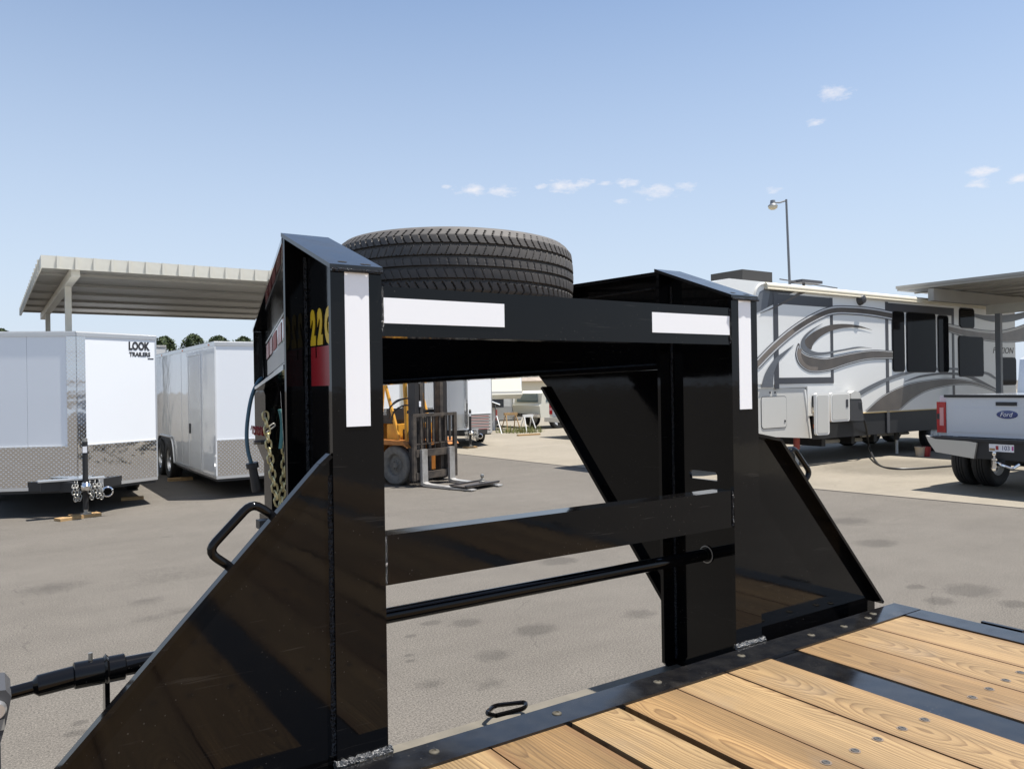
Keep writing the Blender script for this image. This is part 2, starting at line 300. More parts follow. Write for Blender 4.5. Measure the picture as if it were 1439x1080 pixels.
# ------------------------------------------------------------------ mesh helpers
W = {}                                                    # world matrices of parents
def link(o, parent=None, mw=None):
    mw = mw or Matrix.Identity(4)
    col.objects.link(o); W[o] = mw
    if parent is not None:
        o.parent = parent; o.matrix_parent_inverse = W[parent].inverted()
    o.matrix_basis = mw
    return o
def thing(name, loc, label, cat, group=None, rotz=0.):
    o = bpy.data.objects.new(name, None); o.empty_display_size = .2
    link(o, None, Matrix.Translation(Vector(loc)) @ Matrix.Rotation(rotz, 4, 'Z'))
    return tag(o, label, cat, group)
def tag(o, label, cat=None, group=None, kind=None):
    if label: o['label'] = label
    if cat: o['category'] = cat
    if group: o['group'] = group
    if kind: o['kind'] = kind
    return o
class MB:
    def __init__(s): s.bm = bmesh.new()
    def add(s, verts, faces):
        vs = [s.bm.verts.new(v) for v in verts]
        for f in faces:
            try: s.bm.faces.new([vs[i] for i in f])
            except ValueError: pass
        return vs
    def box(s, x0, x1, y0, y1, z0, z1):
        s.add([(x0,y0,z0),(x1,y0,z0),(x1,y1,z0),(x0,y1,z0),(x0,y0,z1),(x1,y0,z1),(x1,y1,z1),(x0,y1,z1)],
              [(3,2,1,0),(4,5,6,7),(0,1,5,4),(1,2,6,5),(2,3,7,6),(3,0,4,7)]); return s
    def prism(s, pts, d):                                 # polygon of 3-D points extruded by vector d
        n = len(pts); d = Vector(d); p = [Vector(q) for q in pts]
        s.add(p+[q+d for q in p], [tuple(range(n-1,-1,-1)), tuple(range(n,2*n))]+[(i,(i+1)%n,n+(i+1)%n,n+i) for i in range(n)]); return s
    def tube(s, path, r, n=10, caps=True):
        path = [Vector(p) for p in path]; rs = r if isinstance(r, (list, tuple)) else [r]*len(path)
        t0 = (path[1]-path[0]).normalized(); a = Vector((0,0,1)) if abs(t0.z) < .9 else Vector((1,0,0))
        u = t0.cross(a).normalized(); rings = []
        for i, p in enumerate(path):
            t = ((path[min(i+1,len(path)-1)]-path[max(i-1,0)])).normalized()
            u = (u - t*u.dot(t)).normalized(); v = t.cross(u)
            rings.append([s.bm.verts.new(p+(u*math.cos(2*math.pi*k/n)+v*math.sin(2*math.pi*k/n))*rs[i]) for k in range(n)])
        for a_, b_ in zip(rings, rings[1:]):
            for k in range(n): s.bm.faces.new((a_[k], a_[(k+1)%n], b_[(k+1)%n], b_[k]))
        if caps: s.bm.faces.new(rings[0][::-1]); s.bm.faces.new(rings[-1])
        return s
    def lathe(s, prof, n=32, axis='X', c=(0,0,0)):        # prof: (radius, along)
        c = Vector(c); rings = []
        for r, h in prof:
            ring = []
            for k in range(n):
                a = 2*math.pi*k/n; q = (h, r*math.cos(a), r*math.sin(a)) if axis == 'X' else ((r*math.cos(a), h, r*math.sin(a)) if axis == 'Y' else (r*math.cos(a), r*math.sin(a), h))
                ring.append(s.bm.verts.new(c+Vector(q)))
            rings.append(ring)
        for a_, b_ in zip(rings, rings[1:]):
            for k in range(n): s.bm.faces.new((a_[k], a_[(k+1)%n], b_[(k+1)%n], b_[k]))
        return s
    def bevel(s, w, seg=2):
        bmesh.ops.bevel(s.bm, geom=[e for e in s.bm.edges if e.is_manifold and e.calc_face_angle(0) > .5], offset=w, segments=seg, affect='EDGES', profile=.5, clamp_overlap=True); return s
    def mesh(s, name, m, smooth=False):
        bmesh.ops.recalc_face_normals(s.bm, faces=s.bm.faces)
        me = bpy.data.meshes.new(name); s.bm.to_mesh(me); s.bm.free(); me.materials.append(M[m] if isinstance(m, str) else m)
        if smooth:
            me.polygons.foreach_set('use_smooth', [True]*len(me.polygons))
            try: me.set_sharp_from_angle(angle=R(38))
            except Exception: pass
        return me
    def build(s, name, m, parent=None, smooth=False, base=None):
        """base: matrix the local coordinates are in; the origin goes to the centre of the piece"""
        base = base or Matrix.Identity(4)
        vs = [v.co for v in s.bm.verts]; lo = Vector([min(v[i] for v in vs) for i in range(3)]); hi = Vector([max(v[i] for v in vs) for i in range(3)])
        c = (lo+hi)/2; bmesh.ops.translate(s.bm, verts=s.bm.verts, vec=-c)
        return link(bpy.data.objects.new(name, s.mesh(name, m, smooth)), parent, base @ Matrix.Translation(c))
def box(name, m, parent, x0, x1, y0, y1, z0, z1, bev=0., base=None, seg=2):
    b = MB().box(min(x0,x1), max(x0,x1), min(y0,y1), max(y0,y1), min(z0,z1), max(z0,z1))
    if bev: b.bevel(bev, seg)
    return b.build(name, m, parent, smooth=bev > 0, base=base)
def tube(name, m, parent, path, r, n=10, base=None): return MB().tube(path, r, n).build(name, m, parent, True, base)
def prism(name, m, parent, pts, d, bev=0., base=None):
    b = MB().prism(pts, d)
    if bev: b.bevel(bev, 2)
    return b.build(name, m, parent, bev > 0, base)
def inst(name, me, parent, mw): return link(bpy.data.objects.new(name, me), parent, mw)
def arc(pts, n=6):                                        # Catmull-Rom through points
    P = [Vector(p) for p in pts]; P = [P[0]*2-P[1]]+P+[P[-1]*2-P[-2]]; out = []
    for i in range(1, len(P)-2):
        for k in range(n):
            t = k/n; a, b, c, d = P[i-1:i+3]
            out.append(.5*((2*b)+(c-a)*t+(2*a-5*b+4*c-d)*t*t+(3*b-a-3*c+d)*t**3))
    return out+[P[-2]]
def fillet(pts, r, n=5):                                  # polyline with rounded corners
    P = [Vector(p) for p in pts]; out = [P[0]]
    for a, b, c in zip(P, P[1:], P[2:]):
        u = (a-b).normalized(); v = (c-b).normalized(); rr = min(r, (a-b).length*.49, (c-b).length*.49)
        p0, p2 = b+u*rr, b+v*rr
        for k in range(n+1):
            t = k/n; out.append(p0*(1-t)**2+b*2*t*(1-t)+p2*t*t)
    return out+[P[-1]]
def text_mesh(s, size, m, extrude=.001, offset=0., shear=0., sx=1.):
    cu = bpy.data.curves.new('lettering', 'FONT'); cu.body = s; cu.size = size; cu.extrude = extrude; cu.offset = offset; cu.shear = shear; cu.align_x = 'LEFT'; cu.resolution_u = 3
    o = bpy.data.objects.new('lettering', cu); col.objects.link(o)
    dg = bpy.context.evaluated_depsgraph_get(); me = bpy.data.meshes.new_from_object(o.evaluated_get(dg))
    bpy.data.objects.remove(o); me.materials.clear(); me.materials.append(M[m])
    if sx != 1: me.transform(Matrix.Diagonal((sx, 1, 1, 1)))
    return me
def text(name, s, size, m, parent, origin, xdir, ydir, **k):
    me = text_mesh(s, size, m, **k); xd = Vector(xdir).normalized(); yd = Vector(ydir).normalized(); zd = xd.cross(yd)
    mm = Matrix((xd, yd, zd)).transposed().to_4x4(); mm.translation = Vector(origin)
    return inst(name, me, parent, mm)
def face_poly(name, m, parent, pts2, Y, th=.003):         # outline in (X,Z) on a plane facing -Y
    return prism(name, m, parent, [(x, Y, z) for x, z in pts2], (0, th, 0))
def ribbon(name, m, parent, outer, inner, Y, th=.003, n=5):
    """strip between two pixel-traced edges carried onto the plane Y"""
    a = arc([py(x, y, Y) for x, y in outer], n); b = arc([py(x, y, Y) for x, y in inner], n)
    k = min(len(a), len(b)); bmx = MB()
    ra = [a[round(i*(len(a)-1)/(k-1))] for i in range(k)]; rb = [b[round(i*(len(b)-1)/(k-1))] for i in range(k)]
    d = Vector((0, th, 0))
    va = [bmx.bm.verts.new(p) for p in ra]; vb = [bmx.bm.verts.new(p) for p in rb]; vc = [bmx.bm.verts.new(p+d) for p in ra]; vd = [bmx.bm.verts.new(p+d) for p in rb]
    for i in range(k-1):
        bmx.bm.faces.new((va[i], va[i+1], vb[i+1], vb[i])); bmx.bm.faces.new((va[i+1], va[i], vc[i], vc[i+1])); bmx.bm.faces.new((vb[i], vb[i+1], vd[i+1], vd[i]))
    return bmx.build(name, m, parent)
def rrect(x0, x1, z0, z1, r, n=4):
    out = []
    for cx, cz, a0 in ((x1-r, z1-r, 0), (x0+r, z1-r, 90), (x0+r, z0+r, 180), (x1-r, z0+r, 270)):
        for k in range(n+1): a = R(a0+90*k/n); out.append((cx+r*math.cos(a), cz+r*math.sin(a)))
    return out
_wheel = {}
def wheel_meshes(r, wd, rubber, rimm, rr=.58):
    key = (r, wd, rubber, rimm)
    if key not in _wheel:
        h = wd/2
        t = MB().lathe([(r*rr,-h*.8),(r*.80,-h),(r*.93,-h*.96),(r*.985,-h*.8),(r,-h*.62)]+sum([[(r,-h*.62+k*h*.31),(r*.965,-h*.60+k*h*.31),(r*.965,-h*.54+k*h*.31),(r,-h*.52+k*h*.31)] for k in range(1,4)],[])+[(r,h*.62),(r*.985,h*.8),(r*.93,h*.96),(r*.80,h),(r*rr,h*.8)], 40)
        q = MB().lathe([(r*rr*1.02,-h*.82),(r*rr*.95,-h*.70),(r*rr*.90,-h*.3),(r*rr*.62,-h*.25),(r*rr*.5,-h*.42),(r*rr*.3,-h*.45),(r*rr*.25,-h*.7),(0.001,-h*.72)], 28)
        q.lathe([(r*rr*1.0,h*.8),(r*rr*.9,h*.4),(0.001,h*.4)], 28)
        for k in range(8):
            a = 2*math.pi*k/8; q.lathe([(.001,-h*.56),(r*.035,-h*.55),(r*.035,-h*.36)], 6, 'X', (0, r*rr*.4*math.cos(a), r*rr*.4*math.sin(a)))
        _wheel[key] = (t.mesh('tyre', rubber, True), q.mesh('rim', rimm, True))
    return _wheel[key]
def wheel(parent, c, r, wd, rubber='rubber_dark', rimm='white_matte', rot=0., base=None, flip=False):
    """wheel on an X axle, rim outside on -X (flip: +X)"""
    t, q = wheel_meshes(r, wd, rubber, rimm); mw = (base or Matrix.Identity(4)) @ Matrix.Translation(Vector(c)) @ Matrix.Rotation(rot+(math.pi if flip else 0), 4, 'Z')
    o = inst('wheel', t, parent, mw); inst('rim', q, o, mw); return o

# ================================================================== SETTING
stains = []
for (x, y, rx, ry, k) in [(72,826,.30,.14,.22),(205,844,.16,.12,.22),(240,808,.5,.3,.14),(255,858,.14,.10,.2),(212,868,.15,.1,.16),(606,875,.07,.06,.42),(654,875,.11,.08,.38),(693,920,.13,.13,.32),
        (753,884,.14,.12,.42),(784,788,.18,.13,.40),(899,862,.14,.10,.28),(687,960,.12,.12,.2),(605,961,.10,.08,.22),(578,893,.04,.035,.42),(1194,732,.3,.13,.30),(1232,763,.22,.12,.38),(1287,824,.08,.06,.4),
        (1363,829,.22,.10,.38),(1320,844,.12,.07,.38),(1427,848,.12,.07,.4),(105,1030,.05,.035,.45),(112,1015,.04,.03,.4),(1060,790,.2,.2,.2),(575,920,.03,.03,.4),(577,928,.03,.025,.4)]:
    g = gz(x, y); stains.append((g.x, g.y, rx, ry, k))
ASPH = paving('worn_asphalt', (.111, .0995, .0845), (.127, .1145, .098), stains, .65)
CONC = paving('dusty_concrete', (.212, .187, .146), (.245, .217, .172), [(gz(1262,656).x, gz(1262,656).y, 1.5, .45, .45), (gz(1310,658).x, gz(1310,658).y, 1.2, .45, .45), (gz(1230,655).x, gz(1230,655).y, .9, .22, .4)], .25)
def sheet(name, pts, z, m):
    b = MB(); b.add([(x, y, z) for x, y in pts], [tuple(range(len(pts)))]); me = b.mesh(name, m)
    o = link(bpy.data.objects.new(name, me)); o['kind'] = 'structure'; return o
sheet('asphalt_ground', [(-600,-600),(600,-600),(600,600),(-600,600)], 0, ASPH)
ap = [(10.6,-12),(9.95,2.8),(9.55,5.6),(8.9,9.5),(8.65,14.0),(8.2,22),(8,60),(120,60),(120,-12)]
sheet('concrete_apron', ap, .004, CONC)
# saw-cut joint between the asphalt and the apron, a dark sealed line
jb = MB()
for (a, b) in zip(ap[:6], ap[1:7]):
    jb.prism([(a[0]-.02,a[1],.0045),(a[0]+.02,a[1],.0045),(b[0]+.02,b[1],.0045),(b[0]-.02,b[1],.0045)], (0,0,.002))
o = jb.build('joint_sealant', mat('joint_sealant', (.12,.105,.09), .8)); o['kind'] = 'structure'

# ================================================================== GOOSENECK TRAILER
D, S = .864, 1.1585; CX = S/2
gt = thing('gooseneck_trailer', (CX, -1.5, 0), 'black gooseneck flatbed trailer with pine plank deck and white reflective tape', 'trailer')
# --- deck boards
TOP = D-.004; BY0, BY1 = -7.2, -.100
bx_edges = [(-.606,-.432),(-.428,-.254),(-.250,-.079),(.040,.233),(.237,.427),(.444,.579),(.600,.766),(.770,.944),(.951,1.120),(1.236,1.405),(1.409,1.577),(1.582,1.765)]
screw = MB().lathe([(.0001,.0002),(.0028,.0002),(.003,.0012),(.0072,.0013),(.0082,.0004),(.0084,0)], 10, 'Z').mesh('screw', 'screw', True)
hole = MB().lathe([(.0001,.0004),(.0115,.0003)], 12, 'Z').mesh('screw_stain', mat('screw_stain', (.16,.12,.09), .8))
for x0, x1 in bx_edges:
    bd = box('deck_board', 'wood', gt, x0, x1, BY0, BY1, TOP-.040, TOP, .003)
    for k in range(7):
        for fx in (.26, .76):
            sx = x0+(x1-x0)*fx+random.uniform(-.008,.008); sy = -.537-k*.42+random.uniform(-.004,.004)
            inst('screw', screw, bd, Matrix.Translation((sx, sy, TOP+.0012))); inst('screw_stain', hole, bd, Matrix.Translation((sx, sy, TOP+.0006)))
for x0, x1 in ((1.1205,1.2355),(-.0785,.0395)):
    box('deck_strip', 'blackrail', gt, x0, x1, BY0, -.106, TOP-.030, TOP-.003, .002)
for k in range(11):                                          # crossmembers under the boards
    y = -.537-k*.62; box('crossmember', 'black', gt, -.60, 1.76, y-.035, y+.035, TOP-.130, TOP-.042)
for x in (.20, .96):                                         # main beams
    fb = box('frame_beam', 'black', gt, x-.006, x+.006, BY0, .06, .42, .727); 
    for z in (.42, .722): box('flange', 'black', fb, x-.05, x+.05, BY0, .06, z-.006, z+.006)
# --- front rail, ledge, side rails
box('front_rail', 'blackrail', gt, -.70, 1.86, -.104, -.016, D-.012, D+.002, .004)
box('front_plate', 'black', gt, -.70, 1.86, -.030, -.018, .722, D-.0115)
box('front_ledge', 'black_dusty', gt, -.70, 1.80, -.017, .292, .716, .728, .003)
box('ledge_face', 'black', gt, -.70, 1.80, .279, .290, .58, .7155)
for sx, xa, xb in ((1, 1.768, 1.862), (-1, -.704, -.610)):
    sr = box('side_rail', 'blackrail', gt, xa, xb, BY0, -.1045, D-.014, D+.0005, .004)
    xo = xb if sx > 0 else xa
    box('side_web', 'black', sr, xo-.006*sx-.004, xo-.006*sx+.004, BY0, -.03, .60, D-.0145)
    for k in range(5):                                       # flat stake loops welded along the side
        y0 = -.272-k*.75; q = box('stake_loop', 'black', gt, xo+.036*sx-.007, xo+.036*sx+.007, y0-.115, y0, D-.06, D-.002, .002)
        for yy in (y0-.115, y0): box('loop_leg', 'black', q, xo, xo+.034*sx, yy-.006, yy+.006, D-.075, D-.017)
bolt = MB().lathe([(.0001,.0015),(.004,.0015),(.0045,.0035),(.0065,.003),(.0105,.0015),(.011,.0)], 14, 'Z').mesh('rail_bolt', 'bolt', True)
for x, y in [(-.185,-.058),(.127,-.059),(.438,-.057),(.749,-.056),(1.061,-.053),(1.358,-.058),(1.505,-.066),(1.638,-.061),(1.692,-.045)]:
    inst('rail_bolt', bolt, gt, Matrix.Translation((x, y, D+.002)))
lp = fillet([(.462,.236,.755),(.445,.258,.757),(.49,.288,.757),(.575,.262,.755),(.553,.236,.752),(.462,.236,.755)], .016)
tube('tie_loop', 'black', gt, lp, .006, 8)
tube('tie_loop', 'black', gt, [p+Vector((-.62,0,0)) for p in lp], .006, 8)

# --- uprights (wide-flange posts with a sloping cap)
ZT0, ZT1, YB = 1.834, 1.944, .290
def upright(X, slot=False):
    if slot:                                                 # web cut round a handling slot
        b_ = MB(); q = lambda pts: b_.prism([(X-.0045,y,z) for y, z in pts], (.009,0,0))
        q([(.010,.73),(.280,.73),(.280,1.313),(.010,1.313)]); q([(.010,1.313),(.104,1.313),(.104,1.330),(.110,1.338),(.010,1.338)])
        q([(.208,1.313),(.280,1.313),(.280,1.338),(.205,1.338),(.213,1.330)]); q([(.010,1.338),(.280,1.338),(.280,ZT1-.008),(.010,ZT0)])
        u = b_.build('upright', 'black', gt)
    else: u = prism('upright', 'black', gt, [(X-.0045,.010,.73),(X-.0045,.280,.73),(X-.0045,.280,ZT1-.008),(X-.0045,.010,ZT0)], (.009,0,0))
    box('near_flange', 'black', u, X-.054, X+.054, 0, .012, D-.004, ZT0+.001, .003)
    prism('far_flange', 'black', u, [(X-.054,.279,.742),(X-.040,.279,.729),(X+.040,.279,.729),(X+.054,.279,.742),(X+.054,.279,ZT1-.003),(X-.054,.279,ZT1-.003)], (0,.012,0), .002)
    cpz = lambda y: ZT0+(y+.003)*(ZT1-ZT0)/(.296+.003)
    cap = prism('cap_plate', 'blackrail', u, [(X-.056,-.003,cpz(-.003)),(X-.056,.297,cpz(.297)),(X-.056,.297,cpz(.297)+.009),(X-.056,-.003,cpz(-.003)+.009)], (.112,0,0), .003)
    for hx, hy, sx in ((-.020,.022,.010),(.020,.012,.006),(.031,.012,.006)):
        mm = Matrix.Translation((X+hx, hy, cpz(hy)+.0096)) @ Matrix.Rotation(math.atan2(ZT1-ZT0,.308), 4, 'X') @ Matrix.Diagonal((sx/.010, .6, 1, 1))
        inst('drain_hole', HOLE, cap, mm)
    # fillet welds: inside corners and at the foot
    for sx in (-1, 1):
        p = [(X+sx*.008, .275, .75+k*.028) for k in range(43)]; tube('weld_seam', 'weld', u, [(a+random.uniform(-.001,.001), b, c) for a, b, c in p if c < ZT1-.02], .004, 5)
    p = [(X-.060+k*.006, -.003+random.uniform(-.002,.002), D+.004) for k in range(21)]
    tube('weld_seam', 'weld_bright', u, p, [.0075+random.uniform(-.002,.003) for _ in p], 6)
    p = [(X-.054+k*.006, -.006+random.uniform(-.001,.001), ZT0-.002) for k in range(19)]
    tube('weld_seam', 'weld', u, p, .004, 5)
    box('reflective_tape', 'tape', u, X-.0255, X+.0255, -.0016, -.0003, 1.829-.305, 1.829)
    return u
HOLE = MB().lathe([(.0001,0),(.010,0)], 12, 'Z').mesh('drain_hole', mat('hole_dark', (.003,.003,.003), .9))
UL = upright(0.); UR = upright(S, True)
# lettering on the left web, read from outside
xw = -.0045-.0013
for k, ch in enumerate('22GN'):
    text('model_number', ch, .098, 'decal_yellow', UL, (xw, .250-k*.044, 1.702), (0,-1,0), (0,0,1), extrude=.0006, offset=.0065, sx=.58)
pts = [(.250,1.606),(.250,1.692),(.222,1.692),(.222,1.668),(.214,1.668),(.214,1.692),(.09,1.692),(.09,1.606)]
prism('red_block', 'decal_red', UL, [(xw-.0004,a,b) for a, b in pts], (.0008,0,0))

# --- crossbeams
ub = box('crossbeam', 'black', gt, .052, S-.052, .004, .056, 1.806-.1016, 1.806, .007, seg=3)
for x0, x1 in ((.0555,.3525),(.806,1.103)): box('reflective_tape', 'tape', ub, x0, x1, .0022, .0036, 1.731, 1.783)
lb = box('crossbeam', 'black', gt, .052, S-.052, .004, .056, 1.300-.1016, 1.300, .007, seg=3)
for zz in (1.806-.05, 1.300-.05):
    for X in (.056, S-.056):
        tube('weld_seam', 'weld', ub if zz > 1.5 else lb, [(X, .0045+random.uniform(-.001,.001), zz-.048+k*.006) for k in range(17)], .0045, 5)
# --- gussets with edge bars and step rods
def gusset(X, sg, kd, kz, ft, rec):
    x = lambda d: X+sg*d
    pl = [(x(.054),D+.002),(x(.054),kz+.018),(x(kd),kz),(x(ft),D+.002)]
    g = prism('gusset', 'black', gt, [(x(.054),rec,.729),(x(.054),rec,kz+.018),(x(kd),rec,kz),(x(ft),rec,D+.002),(x(ft),rec,.729)], (0,.010,0))
    for (a, b) in ((pl[1],pl[2]),(pl[2],pl[3])):
        A = Vector((a[0],0,a[1])); B = Vector((b[0],0,b[1])); n = Vector((-(B-A).z,0,(B-A).x)).normalized()
        if n.z < 0: n = -n
        n = n*.009; prism('edge_bar', 'black', g, [A, B, B+n, A+n], (0,rec+.012,0), .002)
    tube('weld_seam', 'weld', g, [(x(.057)+random.uniform(-.0012,.0012), rec+.001, D+.02+k*.014) for k in range(40)], .006, 5)
    d = (Vector(pl[3])-Vector(pl[2])).normalized(); d = Vector((d.x,0,d.y)); n = Vector((sg*abs(d.z),0,abs(d.x)))
    P0 = Vector((pl[2][0],.026,pl[2][1]))
    off_ = .075 if sg > 0 else .125; a = P0+d*off_; b = P0+d*(off_+.121)
    st = fillet([a, a+n*.052+d*.005, b+n*.055-d*.0, b-d*.004], .022)
    tube('step_rod', 'black', gt, st, .0085, 10)
    return g
gusset(0, -1, .075, 1.448, .632, .010); gusset(S, 1, .152, 1.426, .665, .030)
# --- neck beams running inward to the coupler
def neck(sg):
    X0 = CX+sg*(S/2); a = Vector((X0, .291, 0)); b = Vector((CX+sg*.056, 2.42, 0)); d = (b-a).normalized(); n = Vector((d.y,-d.x,0))*sg
    z = lambda t: (1.944-.050*t, 1.644-.050*t)              # top and bottom along the neck
    def slab(name, off0, off1, t0, t1, za, zb, m='black', par=None):
        p = a.lerp(b, t0); q = a.lerp(b, t1)
        pts = [p+n*off0+Vector((0,0,za(t0))), q+n*off0+Vector((0,0,za(t1))), q+n*off0+Vector((0,0,zb(t1))), p+n*off0+Vector((0,0,zb(t0)))]
        return prism(name, m, par, pts, n*(off1-off0))
    k = slab('neck_beam', -.0045, .0045, 0, 1, lambda t: z(t)[0]-.012, lambda t: z(t)[1]+.012, par=gt)
    slab('top_flange', -.054, .054, 0, 1, lambda t: z(t)[0]-.012, lambda t: z(t)[0], par=k)
    slab('bottom_flange', -.054, .054, 0, .985, lambda t: z(t)[1], lambda t: z(t)[1]+.012, par=k)
    slab('neck_end', -.050, .050, .994, 1, lambda t: z(t)[1]+.03, lambda t: z(t)[0]-.0125, par=k)
    # corner brace plate with its own edge bar
    L_ = (b-a).length; s1 = .535/L_
    A = a+Vector((0,0,.905)); A2 = a+Vector((0,0,1.6435)); B = a.lerp(b, s1)+Vector((0,0,1.633)); B2 = a.lerp(b, s1*.93)+Vector((0,0,1.595))
    br = prism('brace_plate', 'black', gt, [p+n*(-.004) for p in (A, A2, B, B2)], n*.008)
    e = (B2-A).normalized(); up_ = e.cross(n).normalized(); up_ = up_ if up_.z < 0 else -up_
    prism('edge_bar', 'black', br, [A-n*.030, B2-n*.030, B2-n*.030+up_*.010, A-n*.030+up_*.010], n*.06)
    for z_ in (1.900, 1.66):
        pp = [a.lerp(b, .02+.06*i)-n*.0065+Vector((0,0,z_-.05*(.02+.06*i)+random.uniform(-.001,.001))) for i in range(16)]
        tube('weld_seam', 'weld', k, pp, .0045, 5)
    return k, a, b, n, slab
NL, na, nb, nn, slabL = neck(-1); NR, ra, rb, rn, slabR = neck(1)
# decal along the outer side of the left neck
o0, o1 = .0048, .0060
lin = lambda base: (lambda t: base-.050*t)
slabL('decal_border', o0, o1, .10, .86, lin(1.848), lin(1.856), 'decal_white', NL)
for k in range(6): slabL('decal_letter', o0, o1, .12+k*.125, .21+k*.125, lin(1.775), lin(1.838), 'decal_red' if k % 3 else 'red_pipe', NL)
slabL('decal_panel', o0, o1, .12, .80, lin(1.70), lin(1.765), 'rv_brown', NL)
slabR('sticker', -.0556, -.0546, .70, .93, lin(1.6455), lin(1.654), 'alu', NR)
# front box, coupler tube, pin plate
cb = prism('coupler_box', 'black', gt, [(CX-.085,2.33,1.60),(CX-.085,2.36,1.88),(CX-.085,2.44,1.875),(CX-.085,2.44,1.64),(CX-.085,2.42,1.58),(CX-.085,2.35,1.575)], (.17,0,0), .004)
ct = box('coupler_tube', 'black', gt, CX-.098, CX+.098, 2.27, 2.45, 1.335, 1.60, .006)
prism('wear_plate', 'black', ct, [(CX-.098,2.29,1.336),(CX-.06,2.31,1.25),(CX+.06,2.31,1.25),(CX+.098,2.29,1.336)], (0,.14,0))
box('inner_tube', 'black', ct, CX-.062, CX+.062, 2.31, 2.43, .985, 1.26, .005)
box('ball_socket', 'black', ct, CX-.082, CX+.07, 2.28, 2.45, .945, .99, .006)
box('latch_block', 'plug', ct, CX-.125, CX-.063, 2.30, 2.36, .935, .975, .004)
tube('clamp_bolt', 'steel', ct, [(CX-.130,2.36,1.345),(CX-.097,2.36,1.345)], .012, 6)
link_me = None
def chain(pts):
    """links threaded along a path, every second one turned"""
    global link_me
    if link_me is None:
        r, l, w_ = .0048, .022, .0135; path = []
        for k in range(17):
            t = 2*math.pi*k/16; path.append((w_*math.cos(t), 0, w_*math.sin(t)+(l-w_ if math.sin(t) > 1e-6 else (-(l-w_) if math.sin(t) < -1e-6 else 0))))
        b = MB().tube(path, r, 7, False); link_me = b.mesh('chain_link', 'chain', True)
    A = arc(pts, 24); acc, out, nxt = 0, [], 0
    for p, q in zip(A, A[1:]):
        acc += (q-p).length
        if acc >= nxt: out.append((q, (q-p).normalized())); nxt += .0345
    root = None
    for i, (p, t) in enumerate(out):
        u = Vector((0,1,0)); u = (u-t*u.dot(t)).normalized(); v = t.cross(u)
        if i % 2: u, v = v, -u
        mm = Matrix((u.cross(t), u, t)).transposed().to_4x4(); mm.translation = p
        if root is None: root = inst('safety_chain', link_me, gt, mm)
        else: inst('chain_link', link_me, root, mm)
pp = lambda x, y, Y=2.235: py(x, y, Y)
chain([pp(373,583), pp(376,612), pp(380,645), pp(385,680), pp(391,708), pp(396,697), pp(399,660), pp(400,620), pp(400,580)])
chain([pp(402,575,2.20), pp(404,610,2.20), pp(405,660,2.20), pp(410,690,2.2), pp(415,650,2.2), pp(418,590,2.2)])
tube('chain_shackle', 'steel', gt, fillet([pp(371,604), pp(385,594), pp(387,598), pp(373,608), pp(371,604)], .01), .004, 6)
tube('pull_strap', 'rope', gt, arc([pp(393,575,2.21), pp(396,590,2.21), pp(396,610,2.21), pp(394,630,2.21)]), .009, 8)
cord = tube('light_cord', 'cord', gt, arc([Vector((CX-.05,2.38,1.66)), pp(364,535,2.36), pp(353,560,2.36), pp(347,600,2.36), pp(348,630,2.36), pp(354,654,2.36)]), .0095, 10)
pa, pb = pp(354,650,2.36), pp(361,690,2.36)
MB().tube([pa, pa.lerp(pb,.18), pa.lerp(pb,.2), pa.lerp(pb,.9), pb], [.030,.030,.020,.024,.022], 12).build('plug', 'plug', cord, True)
br = []
for k in range(44):
    t = k/43; c = py(354,604,2.37).lerp(py(372,606,2.30), t); a = k*1.35; br.append(c+Vector((.0,.020*math.cos(a),.022*math.sin(a))))
tube('breakaway_cable', 'red_plastic', gt, br, .0022, 5)
# --- jack drive shaft with sleeves, and the drop-leg jack at its left end
YS, ZS = .147, 1.092
sh = tube('jack_shaft', 'black', gt, [(-.492,YS,ZS),(S+.05,YS,ZS)], .0175, 14)
MB().tube([(-.490,YS,ZS),(-.488,YS,ZS),(-.407,YS,ZS),(-.405,YS,ZS)], [.020,.0235,.0235,.020], 16).build('sleeve', 'black', sh, True)
MB().tube([(-.552,YS,ZS-.005),(-.544,YS,ZS-.005),(-.488,YS,ZS-.001)], [.011,.0185,.019], 16).build('sleeve', 'black', sh, True)
tube('sleeve', 'black', sh, [(-.61,YS,ZS-.011),(-.54,YS,ZS-.005)], .0115, 12)
MB().lathe([(.024,-.004),(.029,0),(.024,.004)], 20, 'X', (-.437,YS,ZS)).build('collar', 'black', sh, True)
box('hanger_strap', 'black', sh, -.441, -.433, YS-.016, YS+.016, .62, ZS-.02)
tube('set_screw', 'steel', sh, [(-.462,YS,ZS+.022),(-.462,YS,ZS+.036)], .004, 6)
tube('collar', 'black', sh, [(S-.010,YS,ZS),(S+.010,YS,ZS)], .0225, 16)
MB().lathe([(.0224,0),(.0262,0)], 20, 'X', (S-.0085,YS,ZS)).build('hole_light_ring', 'decal_white', sh)  # pale ring painted as the light showing round the shaft through its hole
jk = thing  # (the jack is a part of the trailer)
jl = box('jack_leg', 'grey_plastic', gt, -.672, -.600, .10, .20, .12, 1.015, .008)
prism('gear_bracket', 'grey_plastic', jl, [(a,.100,b) for a, b in ((-.69,1.02),(-.600,1.02),(-.592,1.05),(-.584,1.092),(-.592,1.105),(-.63,1.110),(-.69,1.102))], (0,.10,0), .006)
MB().lathe([(.0001,-.012),(.013,-.012),(.0155,-.006),(.0155,0)], 18, 'Y', (-.606,.099,1.076)).build('pivot_bolt', 'alu', jl, True)
box('label_patch', 'decal_white', jl, -.612, -.594, .0985, .0995, 1.040, 1.058)
box('inner_leg', 'chassis', jl, -.665, -.607, .11, .19, .03, .12); box('foot_plate', 'chassis', jl, -.72, -.55, .06, .24, .0, .03)
